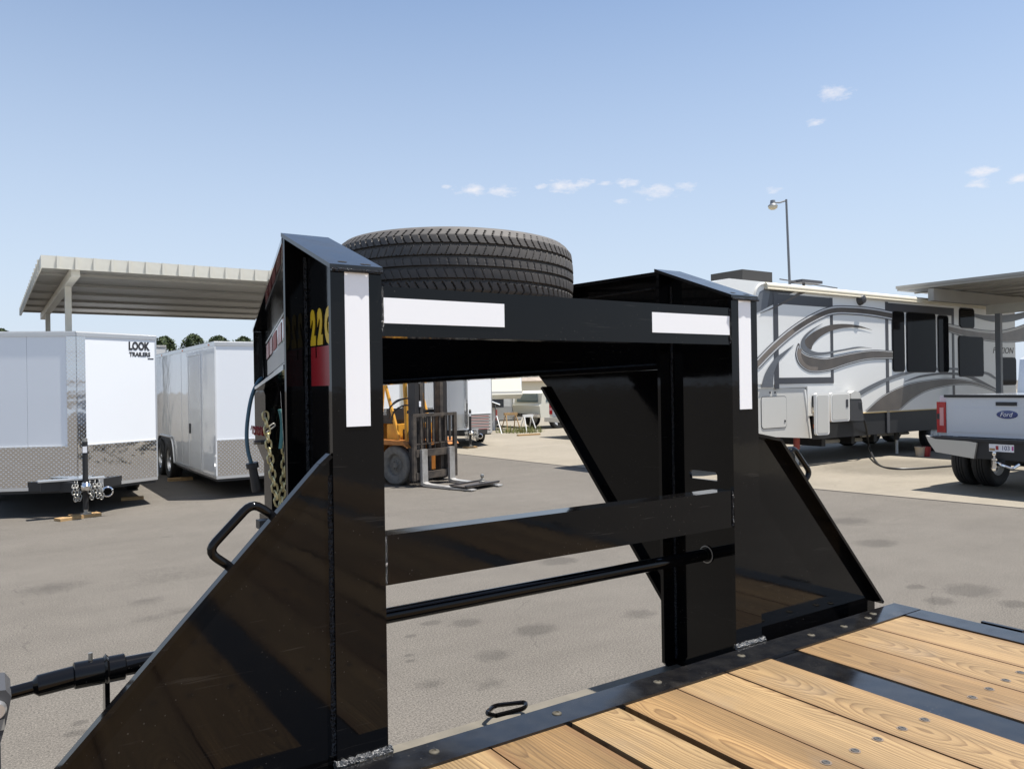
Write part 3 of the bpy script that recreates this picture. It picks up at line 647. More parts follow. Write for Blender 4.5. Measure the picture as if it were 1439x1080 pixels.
# rear running gear, under the deck behind the camera
for yy in (-5.2, -6.05):
    ax = tube('axle', 'chassis', gt, [(-.55,yy,.37),(1.71,yy,.37)], .05, 10)
    for xx in (-.47,-.20,1.36,1.63): wheel(gt, (xx,yy,.37), .37, .22, flip=xx > .5)

# ================================================================== SPARE TYRE lying on the neck
sp = thing('spare_tyre', (.66,.76,1.84), 'new black spare tyre lying flat on top of the gooseneck', 'tyre')
def spare():
    Rr, HW = .386, .094; pitches = 92; per = 12; NT = pitches*per; NV = 76
    gro = [.235,.42,.58,.765]; tri = lambda t: abs((t % 1)*2-1)
    bm_ = bmesh.new(); rings = []
    for i in range(NT):
        a = 2*math.pi*i/NT; ph = i/per; ring = []
        for j in range(NV+1):
            v = j/NV; crown = .010*(2*v-1)**2+.010*max(0, abs(2*v-1)-.82)/.18; dep = 0
            for g in gro:
                dg = abs(v-g-.012*(tri(ph)-.5))
                if dg < .021: dep = max(dep, .0085)
            if v < .2 or v > .8:                             # shoulder: chevron cuts
                q = v if v < .2 else 1-v; c = ph+.42*abs(q/.2-.5)*2*(1 if v < .5 else -1)
                if abs((c % 1)-.5) < .07: dep = max(dep, .0065)
            elif v < .40 or v > .60:                         # slanted sipes
                c = ph*1.0+v*3.2*(1 if v < .5 else -1)
                if abs((c % 1)-.5) < .05: dep = max(dep, .0035)
            else:
                c = ph*1.0+v*1.5
                if abs((c % 1)-.5) < .05: dep = max(dep, .0025)
            r = Rr-crown-dep; ring.append(bm_.verts.new((r*math.cos(a), r*math.sin(a), -HW+2*HW*v)))
        rings.append(ring)
    side = [(Rr-.030,HW+.008),(Rr-.075,HW+.018),(Rr-.115,HW+.016),(Rr-.165,HW-.004),(.208,HW-.012)]
    for i in range(NT):
        a_, b_ = rings[i], rings[(i+1) % NT]
        for j in range(NV): bm_.faces.new((a_[j], b_[j], b_[j+1], a_[j+1]))
    b = MB(); b.bm.free(); b.bm = bm_
    for sg in (1, -1):
        st = [(Rr-.022, sg*HW)]+[(r, sg*h) for r, h in side]; b.lathe(st, 96, 'Z')
    return b.mesh('tread', 'rubber', True)
mw = Matrix.Translation((.66,.76,1.944)) @ Matrix.Rotation(R(1.0), 4, 'Y')
inst('tread', spare(), sp, mw)
rmb = MB().lathe([(.212,-.085),(.205,-.075),(.190,.0),(.205,.075),(.212,.085)], 48, 'Z'); rmb.lathe([(.192,.03),(.12,.02),(.085,.045),(.058,.045),(.055,.02)], 48, 'Z')
inst('rim', rmb.mesh('rim', 'white_matte', True), sp, mw)
ws = prism('spare_mount', 'black', gt, [(.27,.72,1.905),(1.05,.72,1.905),(1.05,.80,1.905),(.27,.80,1.905)], (0,0,.025))

# ================================================================== ENCLOSED CARGO TRAILERS
_sl = []
def steel_link():
    if not _sl:
        me = link_me.copy(); me.materials.clear(); me.materials.append(M['steel']); _sl.append(me)
    return _sl[0]
def mbase(loc, rotz=0.): return Matrix.Translation(Vector(loc)) @ Matrix.Rotation(rotz, 4, 'Z')
def enclosed(loc, rotz, hw, nose, length, z0, z1, zg, label, group, guard='diamond', skin='white', tongue=True, block=True, wheels=(2.6, 3.5), door=None, cap=.115, blocklabel=None):
    t = thing('enclosed_trailer', loc, label, 'trailer', group, rotz); B = mbase(loc, rotz); th = .03
    # the V (or flat) nose: left and right halves, each a skin panel above a stone guard
    for sg in (-1, 1):
        e = Vector((sg*hw, nose, 0)); d = e.normalized(); n = Vector((d.y*sg, -d.x*sg, 0))     # outward normal
        if nose < .05: n = Vector((0,-1,0))
        P = lambda u, z, o: (d.x*u+n.x*o, d.y*u+n.y*o, z)
        ln = e.length; cuts = [cap*.9, ln*.52, ln] if sg < 0 else [cap*.9, ln]
        for a, b in zip(cuts, cuts[1:]):
            prism('nose_panel', skin, t, [P(a+.0015, zg-.01, 0), P(b-.0015, zg-.01, 0), P(b-.0015, z1-.06, 0), P(a+.0015, z1-.06, 0)], (-n)*th, base=B)
        prism('stone_guard', guard, t, [P(cap*.9, z0+.045, .004), P(ln, z0+.045, .004), P(ln, zg, .004), P(cap*.9, zg, .004)], (-n)*th, base=B)
        prism('guard_cap_strip', 'alu', t, [P(cap*.9, zg, .009), P(ln, zg, .009), P(ln, zg+.012, .009), P(cap*.9, zg+.012, .009)], (-n)*.012, base=B)
        prism('bottom_rail', 'alu', t, [P(0, z0, .008), P(ln, z0, .008), P(ln, z0+.044, .008), P(0, z0+.044, .008)], (-n)*th, base=B)
        prism('top_trim', 'alu', t, [P(0, z1-.062, .010), P(ln+.01, z1-.062, .010), P(ln+.01, z1-.012, .012), P(0, z1-.012, .012)], (-n)*th, base=B)
        if cap: prism('nose_cap', 'diamond', t, [P(0, z0+.05, .010), P(cap, z0+.05, .010), P(cap, z1-.065, .010), P(0, z1-.065, .010)], (-n)*.02, base=B)
        # side wall
        xs = sg*hw; x0, x1 = (xs-th*sg, xs)
        zf = z0
        box('side_wall', 'white_wavy', t, x0, x1, nose+.002, length, zf+.045, z1-.062, base=B)
        box('bottom_rail', 'alu', t, x0, x1+.006*sg, nose, length, zf, zf+.044, base=B)
        box('top_trim', 'alu', t, x0, x1+.010*sg, nose, length, z1-.0615, z1-.012, base=B)
        box('corner_post', 'alu' if nose > .05 else 'white_wavy', t, xs-.012*sg, xs+.009*sg, nose-.008, nose+.085, z0+.046, z1-.063, .004, base=B)
        nl = int((length-nose)/1.2)
        for k in range(1, nl+1): box('panel_seam', 'alu', t, xs-.001*sg, xs+.003*sg, nose+k*1.2, nose+k*1.2+.014, z0+.05, z1-.07, base=B)
        for k in range(3):
            box('marker_light', 'amber', t, xs, xs+.014*sg, nose+.3+k*1.9, nose+.38+k*1.9, z1-.05, z1-.025, base=B)
    prism('roof', 'white_matte', t, [(0,-.012,z1-.012),(hw+.01,nose,z1-.012),(hw+.01,length,z1-.012),(-hw-.01,length,z1-.012),(-hw-.01,nose,z1-.012)], (0,0,.015), base=B)
    box('rear_wall', skin, t, -hw+.03, hw-.03, length-.04, length, z0, z1-.0125, base=B)
    prism('floor_pan', 'chassis', t, [(0,.03,z0+.06),(hw-.02,nose+.02,z0+.06),(hw-.02,length-.05,z0+.06),(-hw+.02,length-.05,z0+.06),(-hw+.02,nose+.02,z0+.06)], (0,0,-.10), base=B)
    for sg in (-1, 1):
        wr = .345
        fe = MB(); yA, yB = wheels[0]-.42, wheels[-1]+.42
        for k in range(13):                                   # fender: flat-topped arch lip over the wheels
            pass
        pts = [(yA, z0+.02),(yA+.10,.62),(yA+.26,.76),(yB-.26,.76),(yB-.10,.62),(yB,z0+.02)]
        a = fillet([Vector((sg*(hw+.02), y, z)) for y, z in pts], .12, 4)
        tube('fender_lip', 'alu', t, a, .018, 6, base=B)
        prism('wheel_well', 'chassis', t, [(sg*(hw+.004), y, z) for y, z in pts], (sg*.002,0,0), base=B)
        for y in wheels: wheel(t, (sg*(hw-.045), y, wr), wr, .2, 'rubber_dark', 'alu', base=B, flip=sg > 0)
    if door:
        y0, y1 = door; x = -hw-.010
        dr = box('side_door', 'white_wavy', t, x, -hw-.0005, y0, y1, z0+.06, z1-.16, .002, base=B)
        for yy in (y0-.012, y1+.012): box('door_trim', 'alu', dr, x-.006, -hw-.0007, yy-.010, yy+.010, z0+.06, z1-.15, base=B)
        box('door_trim', 'alu', dr, x-.006, -hw-.0007, y0-.02, y1+.02, z1-.155, z1-.135, base=B)
        box('door_handle', 'plug', dr, x-.022, x-.0005, y0+.70*(y1-y0)+.12, y0+.70*(y1-y0)+.17, z0+.60, z0+.76, .008, base=B)
    if tongue:
        tf = thing if False else None
        for sg in (-1, 1):
            prism('tongue_rail', 'chassis', t, [(sg*.62,.34,z0-.005),(sg*.56,.34,z0-.005),(sg*.03,-.20,z0-.005),(sg*.06,-.26,z0-.005)], (0,0,.12), base=B)
        box('tongue_tray', 'chassis', t, -.42, .13, -.10, .02, z0+.01, z0+.13, .004, base=B)
        box('tray_lip', 'alu', t, -.45, .30, -.13, .03, z0+.1305, z0+.148, .002, base=B)
        box('tray_bracket', 'alu', t, .22, .28, -.12, -.10, z0-.02, z0+.13, .003, base=B)
        jx, jy = .07, -.16
        j = tube('jack_post', 'chassis', t, [(jx,jy,.10),(jx,jy,z0+.62)], .033, 14, base=B)
        tube('jack_inner', 'steel', j, [(jx,jy,.055),(jx,jy,.20)], .026, 12, base=B)
        tube('jack_cap', 'steel', j, [(jx,jy,z0+.62),(jx,jy,z0+.66)], .030, 12, base=B)
        box('jack_sticker', 'plate', j, jx-.030, jx+.02, jy-.036, jy-.030, z0+.48, z0+.56, base=B)
        box('jack_foot', 'steel', j, jx-.06, jx+.06, jy-.06, jy+.06, .042, .058, .004, base=B)
        cp = MB().tube([(.03,-.18,z0+.06),(.05,-.30,z0+.07),(.06,-.37,z0+.06),(.06,-.41,z0+.05)], [.045,.05,.06,.03], 12).build('coupler', 'chrome', t, True, base=B)
        rr = random.Random(5)
        for k in range(5):                                    # bundled safety chains and hooks
            x = (-.06,-.03,.11,.17,.22)[k]; q = rr.uniform(-.04,.05); pts = [(x,-.23,z0+.11),(x-.02+q*.3,-.27,z0+.02),(x+q*.5,-.28,z0-.12+q),(x+.03,-.27,z0-.06),(x+.025+q*.4,-.24,z0+.06)]
            A_ = arc(pts, 8); acc_, nx_, root_ = 0, 0, None
            for i_, (p_, q_) in enumerate(zip(A_, A_[1:])):
                acc_ += (q_-p_).length
                if acc_ < nx_: continue
                nx_ += .042; t_ = (q_-p_).normalized(); u_ = Vector((0,1,0)); u_ = (u_-t_*u_.dot(t_)).normalized(); v_ = t_.cross(u_)
                if int(nx_/.042) % 2: u_, v_ = v_, -u_
                mm_ = Matrix((u_.cross(t_), u_, t_)).transposed().to_4x4(); mm_.translation = q_
                o_l = inst('tongue_chain' if root_ is None else 'chain_link', steel_link(), t if root_ is None else root_, B @ mm_ @ Matrix.Scale(1.25, 4)); root_ = root_ or o_l
        MB().lathe([(.055,-.012),(.07,0),(.055,.012)], 18, 'Y', (.31,-.26,z0-.03)).build('hook_ring', 'chrome', t, True, base=B)
        if block:
            w_ = box('timber_block', 'wood_block', None, jx-.22, jx+.12, jy-.09, jy+.09, .0, .042, .004, base=B @ Matrix.Rotation(R(14), 4, 'Z'))
            tag(w_, blocklabel, 'timber')
    return t, B
A_G = 'white enclosed cargo trailers parked in the yard'
t1, B1 = enclosed((.345,10.07,0), 0, 1.03, .50, 6.0, .345, 2.385, .90, 'white v-nose cargo trailer with black lettering and a diamond plate nose strip', A_G, blocklabel='upper weathered timber block under the jack foot of the v-nose trailer')
w_ = box('timber_block', 'wood_block', None, .08, .55, -.06, .09, 0, .035, .005, base=Matrix.Translation((.02,9.72,0)) @ Matrix.Rotation(R(24), 4, 'Z')); tag(w_, 'long loose timber block on the asphalt in front of the v-nose trailer jack', 'timber')
w_ = box('timber_block', 'wood_block', None, .0, .30, -.07, .07, 0, .04, .005, base=Matrix.Translation((1.0,11.3,0)) @ Matrix.Rotation(R(-8), 4, 'Z')); tag(w_, 'short timber block in the shade under the v-nose trailer', 'timber')
# company lettering on the sunlit nose half
e = Vector((1.03,.50,0)).normalized(); n = Vector((e.y,-e.x,0)); o_ = Vector((.345,10.07,0))
def on_nose(u, z): return o_+e*u+n*.003+Vector((0,0,z))
text('lettering', 'LOOK', .15, 'text_dark', t1, on_nose(.73,2.175), e, (0,0,1), offset=.007, sx=.74)
text('lettering', 'TRAILERS', .078, 'text_dark', t1, on_nose(.74,2.085), e, (0,0,1), offset=.003, sx=.98)
u0 = on_nose(1.02,2.046); prism('fine_print', 'text_dark', t1, [u0, u0+e*.09, u0+e*.09+Vector((0,0,.014)), u0+Vector((0,0,.014))], tuple(-n*.001))
t2, B2 = enclosed((3.36,10.42,0), 0, 1.21, .01, 6.4, .30, 2.31, .86, 'glossy white flat-front cargo trailer with a side door and tandem wheels', A_G, tongue=False, wheels=(3.42,4.28), cap=0, door=(.93,1.80))
w_ = box('timber_block', 'wood_block', None, 2.02, 2.42, 13.35, 13.5, 0, .05, .005); tag(w_, 'timber chock on the ground by the flat-front trailer wheels', 'timber')
t3, B3 = enclosed((9.72,16.1,0), R(-20.6), .78, .50, 3.6, .34, 2.35, .86, 'small white v-nose trailer with red reflections painted on its stone guard behind the forklift', A_G, wheels=(2.0,), guard='alu', cap=.05, blocklabel='flat timber block under the jack of the small v-nose trailer')
for k in range(11):                                          # red reflections painted as coloured strips low on its sunlit nose half
    d = Vector((.78,.50,0)).normalized(); nn_ = Vector((d.y,-d.x,0)); z = .42+k*.042
    prism('reflection_strip', 'red_pipe' if k % 2 else 'grey_plastic', t3, [tuple(d*(.10+.02*(k%3))+nn_*.006+Vector((0,0,z))), tuple(d*(.86-.05*(k%2))+nn_*.006+Vector((0,0,z-.01))), tuple(d*(.86-.05*(k%2))+nn_*.006+Vector((0,0,z+.010))), tuple(d*(.10+.02*(k%3))+nn_*.006+Vector((0,0,z+.018)))], tuple(-nn_*.005), base=B3)
t5, B5 = enclosed((10.2,23.5,0), 0, 1.2, .02, 6.4, .36, 2.5, .86, 'white flat-front cargo trailer standing far behind the forklift', A_G, tongue=False, cap=0)
t6, B6 = enclosed((2.9,25.5,0), 0, 1.25, .02, 8, .5, 3.05, 1.0, 'tall white box trailer whose roof shows behind the tandem trailer', A_G, tongue=False, cap=0)

# ================================================================== SHADE CANOPIES
cn_ = thing('shade_canopy', (4.6,19.2,0), 'cream metal carport canopy on posts behind the white cargo trailers', 'canopy', 'metal shade canopies')
X0, X1, Y0, Y1, ZA, ZB = .18, 9.2, 14.32, 24.4, 3.985, 3.765
def rib_fascia(par, along, a0, a1, fixed, sgn, z0, z1, step=.285):
    k = 0; a = a0
    while a < a1-.01:
        b_ = min(a+step, a1)
        if along == 'X': p = MB().box(a, b_-.05, fixed, fixed+.02*sgn, z0, z1).box(b_-.049, b_, fixed-.028*sgn, fixed+.02*sgn, z0, z1)
        else: p = MB().box(fixed, fixed+.02*sgn, a, b_-.05, z0, z1).box(fixed-.028*sgn, fixed+.02*sgn, b_-.049, b_, z0, z1)
        p.build('fascia_panel', 'canopy_white', par); a += step
rib_fascia(cn_, 'X', X0, X1, Y0, 1, ZB, ZA)
rib_fascia(cn_, 'Y', Y0+.03, Y1, X0, 1, ZB, ZA, .6)
rib_fascia(cn_, 'Y', Y0+.03, Y1, X1, -1, ZB, ZA, .6)
npan = 6; st = (Y1-Y0-.06)/npan
for k in range(npan):                                        # roof pans with their standing seams below
    y = Y0+.04+k*st
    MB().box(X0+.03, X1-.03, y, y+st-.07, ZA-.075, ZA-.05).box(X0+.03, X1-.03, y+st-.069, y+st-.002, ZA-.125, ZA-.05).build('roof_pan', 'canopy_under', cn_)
for px_ in (.72, 8.9):
    bm_ = box('roof_beam', 'canopy_white', cn_, px_-.07, px_+.07, Y0+.15, Y1-.1, ZB-.10, ZB+.06)
    for yy in (16.1, 22.3): box('post', 'canopy_white', cn_, px_-.055, px_+.055, yy-.055, yy+.055, 0, ZB-.101)
c2 = thing('shade_canopy', (20.5,5.0,0), 'grey flat canopy roof on a post beside the fifth-wheel camper', 'canopy', 'metal shade canopies')
X0, X1, Y0, Y1 = 16.08, 25.0, 1.6, 8.15
MB().box(X0, X1, Y0, Y1, 3.60, 3.66).build('roof_edge', 'canopy_under', c2)
for k in range(12):
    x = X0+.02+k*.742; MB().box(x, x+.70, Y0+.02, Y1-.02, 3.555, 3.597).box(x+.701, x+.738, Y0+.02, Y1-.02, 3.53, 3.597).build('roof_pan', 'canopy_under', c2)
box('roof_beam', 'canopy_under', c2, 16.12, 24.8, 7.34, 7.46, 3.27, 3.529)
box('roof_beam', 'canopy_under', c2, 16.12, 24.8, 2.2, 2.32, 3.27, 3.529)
cbm = box('cross_beam', 'canopy_white', c2, 18.36, 18.48, 2.0, 7.335, 3.06, 3.268)
for yy in (7.1, 2.4): box('post', 'lamp_grey', c2, 18.37, 18.47, yy-.055, yy+.055, .004, 3.059)

# ================================================================== FIFTH-WHEEL CAMPER
YR = 7.70
rv = thing('fifth_wheel_camper', (15.0,9.0,0), 'large white fifth-wheel camper with grey and brown swirl graphics', 'camper')
X_ = lambda x, y: py(x, y, YR).x
Z_ = lambda x, y: py(x, y, YR).z
prof = [(9.35,1.62),(9.05,2.2),(9.15,2.9),(9.5,3.28),(10.1,3.40),(20.6,3.36),(20.6,.94),(12.25,.94),(12.25,1.50)]
prism('body', 'rv_white', rv, [(x,YR,z) for x, z in prof], (0,2.45,0), .05)
box('skirt', 'chassis', rv, 12.42, 20.4, YR+.02, YR+2.40, .485, .935)
tube('gold_trim', 'rv_gold', rv, [(12.42,YR+.004,.940),(20.4,YR+.004,.935)], .014, 6)
gut = [Vector((X_(1074,399),YR-.012,3.33)), Vector((20.5,YR-.012,3.30))]
g_ = MB().tube(gut, .062, 12).build('awning_rail', 'cream', rv, True)
tube('awning_lip', 'cream', g_, [p+Vector((0,-.052,-.055)) for p in gut], .018, 8)
# cap moulding curving down the nose
tube('cap_moulding', 'rv_panel', rv, arc([py(1074,398,YR-.01), py(1066,402,YR-.01), py(1061,412,YR-.01), py(1059,430,YR-.01), py(1058,470,YR-.01), py(1058,545,YR-.01)]), .022, 8)
box('air_conditioner', 'ac_grey', rv, 11.60, 12.50, YR+.95, YR+1.75, 3.40, 3.79, .13, seg=3)
an = tube('antenna', 'grey_plastic', rv, [(14.0,YR+1.3,3.38),(14.0,YR+1.3,3.72)], .03, 8)
box('antenna_head', 'grey_plastic', an, 13.75, 14.45, YR+1.15, YR+1.45, 3.70, 3.76, .01); tube('antenna_arm', 'grey_plastic', an, [(13.2,YR+1.3,3.74),(15.2,YR+1.3,3.665)], .014, 6)
box('roof_vent', 'cream', rv, 15.3, 16.1, YR+.9, YR+1.5, 3.37, 3.50, .04)
# painted corner and slide-out trim
def quad(name, m, p, Y=YR-.004, th=.006): return prism(name, m, rv, [py(x, y, Y) for x, y in p], (0, th, 0))
quad('corner_paint', 'rv_grey', [(1063,440),(1075,402),(1124,407),(1108,414),(1088,427)], YR-.003, .003)
quad('corner_paint', 'rv_slate', [(1063,423),(1068,410),(1078,404),(1082,410),(1078,432),(1063,440)], YR-.006, .003)
x0, x1, z0, z1 = X_(1090,470), X_(1169,470), Z_(1130,538), Z_(1130,419)+.05
so_ = box('slide_out', 'rv_white', rv, x0, x1, YR-.005, YR+.02, z0, z1)
for (a, b, c, d) in ((x0-.06,x0+.07,z0-.10,z1+.02),(x1-.06,x1+.03,z0-.0,z1+.0)): box('slide_trim', 'rv_grey', so_, a, b, YR-.0085, YR-.0045, c, d)
box('slide_trim', 'rv_grey', so_, x0+.072, x1-.062, YR-.0080, YR-.0045, z1-.19, z1-.004); box('slide_trim', 'rv_grey', so_, x0-.02, x1+.03, YR-.0075, YR-.0045, z0-.012, z0+.105)
x2, x3 = X_(1246,480), X_(1339,480); z3 = Z_(1290,429)
for (a, b, c, d) in ((x2-.04,x2+.06,.50,z3+.02),(x3-.04,x3+.05,.95,z3)): box('slide_trim', 'rv_grey', rv, a, b, YR-.0085, YR+.01, c, d)
box('slide_trim', 'rv_grey', rv, x2+.062, x3-.042, YR-.008, YR+.01, z3-.17, z3)
# windows
for (a, b, c, d) in ((1254,1270,438,521),(1274,1314,440,522),(1318,1332,444,522),(1348,1368,434,460),(1347,1381,473,528),(1407,1427,503,540)):
    my = (c+d)/2; mx_ = (a+b)/2
    fr = face_poly('window', 'glass_dark', rv, rrect(X_(a,my), X_(b,my), Z_(mx_,d), Z_(mx_,c), .07), YR-.022, .02)
    r_ = rrect(X_(a,my)-.02, X_(b,my)+.02, Z_(mx_,d)-.02, Z_(mx_,c)+.02, .085); face_poly('window_frame', 'plug', fr, r_, YR-.012, .012)
# swirl graphics (vinyl), traced on the side wall
cz = lambda pts, ox=1060, oy=380, s=7.195: [(ox+x/s, oy+y/s) for x, y in pts]
def off(pts, k):                                              # shift a traced edge sideways in pixels
    out = []
    for i, (x, y) in enumerate(pts):
        a = pts[max(i-1,0)]; b = pts[min(i+1,len(pts)-1)]; dx, dy = b[0]-a[0], b[1]-a[1]; l = math.hypot(dx, dy); out.append((x-dy/l*k, y+dx/l*k))
    return out
SL = YR-.0105                                                  # graphics sit just proud of the slide trim
A = cz([(20,960),(200,775),(400,605),(600,480),(790,405),(1000,403),(1200,422),(1400,458)])
for m_, wv, dy in (('rv_grey',6.4,0),('rv_light',5.2,.002),('rv_brown',3.3,.004)): ribbon('swirl', m_, rv, off(A,wv), off(A,-wv), SL-dy*.6, .001)
ribbon('swirl', 'rv_tan', rv, off(A[:3],3.2), off(A[:3],-2.8), SL-.0036, .001)
o1_ = cz([(1190,600),(1050,555),(900,540),(750,555),(620,610),(530,680),(508,725),(520,765),(565,795)]); i1_ = cz([(1190,602),(1100,582),(950,575),(800,602),(690,655),(620,715),(590,755),(582,780),(580,797)])
ribbon('swirl', 'rv_brown', rv, o1_, i1_, SL-.0012, .001)
o2_ = cz([(690,535),(580,595),(505,660),(470,730),(490,800),(560,850),(640,857),(740,845),(900,812),(1080,782),(1190,786)]); i2_ = cz([(690,537),(600,600),(540,655),(512,705),(520,755),(565,800),(640,825),(740,822),(900,795),(1050,770),(1190,784)])
ribbon('swirl', 'rv_slate', rv, o2_, i2_, SL-.0024, .001)
o3_ = cz([(450,735),(430,790),(425,865),(460,950),(540,1012),(640,1024),(780,1002),(950,945),(1150,898),(1400,888)]); i3_ = cz([(452,740),(462,790),(490,830),(540,858),(600,872),(720,888),(850,862),(1000,832),(1200,806),(1400,815)])
ribbon('swirl', 'rv_grey', rv, off(o3_,.9), off(i3_,-.7), SL-.0012, .001); ribbon('swirl', 'rv_light', rv, off(o3_,-.3), off(i3_,.4), SL-.0024, .001); ribbon('swirl', 'rv_brown', rv, off(o3_,-1.3), off(i3_,1.2), SL-.0036, .001)
ribbon('swirl', 'rv_tan', rv, off(o3_[1:6],-1.6), off(o3_[1:6],-7), SL-.0048, .001)
ribbon('swirl', 'rv_slate', rv, cz([(70,1180),(110,1040),(200,900),(300,820),(402,748)]), cz([(190,1180),(200,1040),(240,930),(310,850),(402,750)]), SL-.0012, .001)
ribbon('swirl', 'rv_brown', rv, cz([(60,430),(180,375),(300,310),(440,230),(520,190)]), cz([(60,434),(190,385),(320,325),(470,245),(585,200)]), SL-.0012, .001)
SM = YR-.0105
ribbon('swirl', 'rv_slate', rv, [(1203,552),(1225,540),(1250,529),(1275,522),(1300,518),(1340,516.5),(1385,522),(1400,530)], [(1207,557),(1228,545),(1252,533.5),(1277,525.5),(1302,521),(1340,519.5),(1383,525),(1400,533)], SM, .001)
ribbon('swirl', 'rv_grey', rv, [(1271,536),(1285,530),(1300,526),(1330,523),(1360,526),(1390,540),(1412,553)], [(1271,536.5),(1286,532),(1301,529),(1330,526),(1359,530),(1388,544),(1408,557)], SM, .001)
E_o = [(1216,577),(1240,556),(1270,541),(1300,534),(1340,531),(1375,537),(1405,549)]; E_i = [(1264,577),(1280,563),(1300,551),(1320,545),(1345,541),(1372,542),(1405,552)]
ribbon('swirl', 'rv_grey', rv, E_o, E_i, SM, .001); ribbon('swirl', 'rv_light', rv, off(E_o,.8), off(E_i,-.8), SM-.0012, .001); ribbon('swirl', 'rv_brown', rv, off(E_o,1.5), off(E_i,-1.5), SM-.0024, .001)
G_o = [(1332,454),(1350,458),(1380,463),(1405,464),(1425,460),(1445,453)]; G_i = [(1332,466),(1350,472),(1380,478),(1405,481),(1425,481),(1445,479)]
ribbon('swirl', 'rv_grey', rv, G_o, G_i, SM, .001); ribbon('swirl', 'rv_light', rv, off(G_o,1), off(G_i,-1), SM-.0012, .001); ribbon('swirl', 'rv_tan', rv, off(G_o,4.2), off(G_i,-1.8), SM-.0024, .001)
ribbon('swirl', 'rv_slate', rv, [(1366,440),(1385,443),(1405,443),(1425,441),(1445,437)], [(1366,444),(1385,450),(1405,453),(1425,451),(1445,445)], SM, .001)
text('lettering', 'FUZION', .21, 'text_dark', rv, py(1395,496,YR-.004), (1,0,0), (0,0,1), shear=.25, sx=1.35)
# porch light, hatch doors, propane cover, pin box
pc = py(1208,421,YR); MB().lathe([(.001,-.11),(.075,-.10),(.11,-.03),(.12,0)], 18, 'Y', (pc.x,YR,pc.z)).build('porch_light', 'grey_plastic', rv, True)
def hatch(name, m, a, b, c, d, Y, r=.05, th=.05):
    mx_, my = (a+b)/2, (c+d)/2; p0 = py(a,my,Y); p1 = py(b,my,Y); q0 = py(mx_,d,Y); q1 = py(mx_,c,Y)
    return prism(name, m, rv, [(x,Y,z) for x, z in rrect(p0.x,p1.x,q0.z,q1.z,r)], (0,th,0), .006), (p0.x,p1.x,q0.z,q1.z)
h1, r1 = hatch('baggage_door', 'rv_white', 1147,1165.5,552,611, YR-.20); face_poly('inner_panel', 'rv_panel', h1, rrect(r1[0]+.03,r1[1]-.03,r1[2]+.04,r1[3]-.04,.04), YR-.206, .005)
h2, r2 = hatch('baggage_door', 'rv_white', 1168,1194,551,592, YR-.20); face_poly('inner_panel', 'rv_panel', h2, rrect(r2[0]+.03,r2[1]-.03,r2[2]+.04,r2[3]-.04,.04), YR-.206, .005)
face_poly('latch', 'grey_plastic', h2, rrect(r2[1]-.13,r2[1]-.06,r2[2]+.27,r2[2]+.42,.01), YR-.212, .008)
h3 = prism('propane_cover', 'grey_plastic', rv, [py(x,y,YR-.16) for x, y in ((1195,591),(1194.5,565),(1197,557),(1206,555),(1211,562),(1214,591))], (0,.14,0), .01)
prism('cover_top', 'rv_panel', h3, [py(x,y,YR-.165) for x, y in ((1196,560),(1196,552),(1201,549),(1208,551),(1211,560))], (0,.12,0), .008)
for k in range(3): box('vent_slot', 'plug', h3, X_(1197,565)-.02, X_(1201,565)+.0, YR-.166, YR-.160, 1.05+k*.045, 1.065+k*.045)
pb = prism('pin_box_panel', 'rv_panel', rv, [(9.7,YR+.02,.70),(12.36,YR+.02,.515),(12.195,YR+.02,1.47),(9.7,YR+.02,1.50)], (0,1.9,0), .012)
prism('edge_trim', 'rv_white', pb, [(12.33,YR+.008,.515),(12.375,YR+.008,.515),(12.215,YR+.008,1.44),(12.17,YR+.008,1.44)], (0,.03,0))
dr = face_poly('storage_hatch', 'rv_panel', pb, rrect(10.93,11.63,.76,1.32,.06), YR+.010, .008); face_poly('hatch_gap', 'grey_plastic', pb, rrect(10.918,11.642,.748,1.332,.068), YR+.0155, .004)
face_poly('hatch_latch', 'plug', dr, rrect(11.56,11.60,.85,.89,.008), YR+.004, .008)
for k in range(2): MB().lathe([(.001,-.006),(.022,-.004),(.022,0)], 10, 'Y', (11.18+k*.14,YR+.02,1.40)).build('screw_cap', 'grey_plastic', pb)
box('overhang_belly', 'rv_white', rv, 9.9, 12.25, YR+.01, YR+2.3, 1.48, 1.63)
box('breaker', 'plug', rv, 12.38, 12.50, YR-.02, YR+.3, 1.10, 1.32, .01); box('marker_light', 'amber', rv, 12.44, 12.66, YR-.03, YR+.02, .70, .77, .008)
box('step_rail', 'rv_gold', rv, 12.4, 12.9, YR-.02, YR, .985, 1.01)
for x, mt_, r_ in ((12.24,'rv_panel',.035),(15.68,'rv_panel',.03)):
    jg = tube('landing_leg', mt_, rv, [(x,YR+.25,.004),(x,YR+.25,.60)], r_, 8); tube('leg_sleeve', 'red_pipe' if x < 13 else 'chassis', jg, [(x,YR+.25,.30),(x,YR+.25,.62)], r_*1.7, 8)
tube('landing_leg', 'red_pipe', rv, [(11.95,YR+.5,.22),(11.95,YR+.5,.75)], .07, 8)
for x in (16.9, 17.85, 18.8): wheel(rv, (x,YR+.14,.38), .38, .22, rot=R(90)); wheel(rv, (x,YR+2.2,.38), .38, .22, rot=R(-90))
for x in (13.1, 14.1, 14.9): box('frame_bracket', 'chassis', rv, x, x+.12, YR+.3, YR+1.9, .30, .49)
tube('drain_pipe', 'rv_panel', rv, [(13.4,YR+.6,.36),(15.2,YR+.6,.33)], .045, 8)
tube('slide_arm', 'bumper', rv, [(14.6,YR+.4,.43),(16.4,YR+.4,.41)], .03, 8)
hs = arc([py(1212,583,YR-.13), py(1217,600,YR-.12), gz(1222,640,.02)+Vector((0,0,.16)), gz(1234,652,.02), gz(1255,658,.02), gz(1290,658,.02), gz(1330,655,.02), gz(1372,652,.02)])
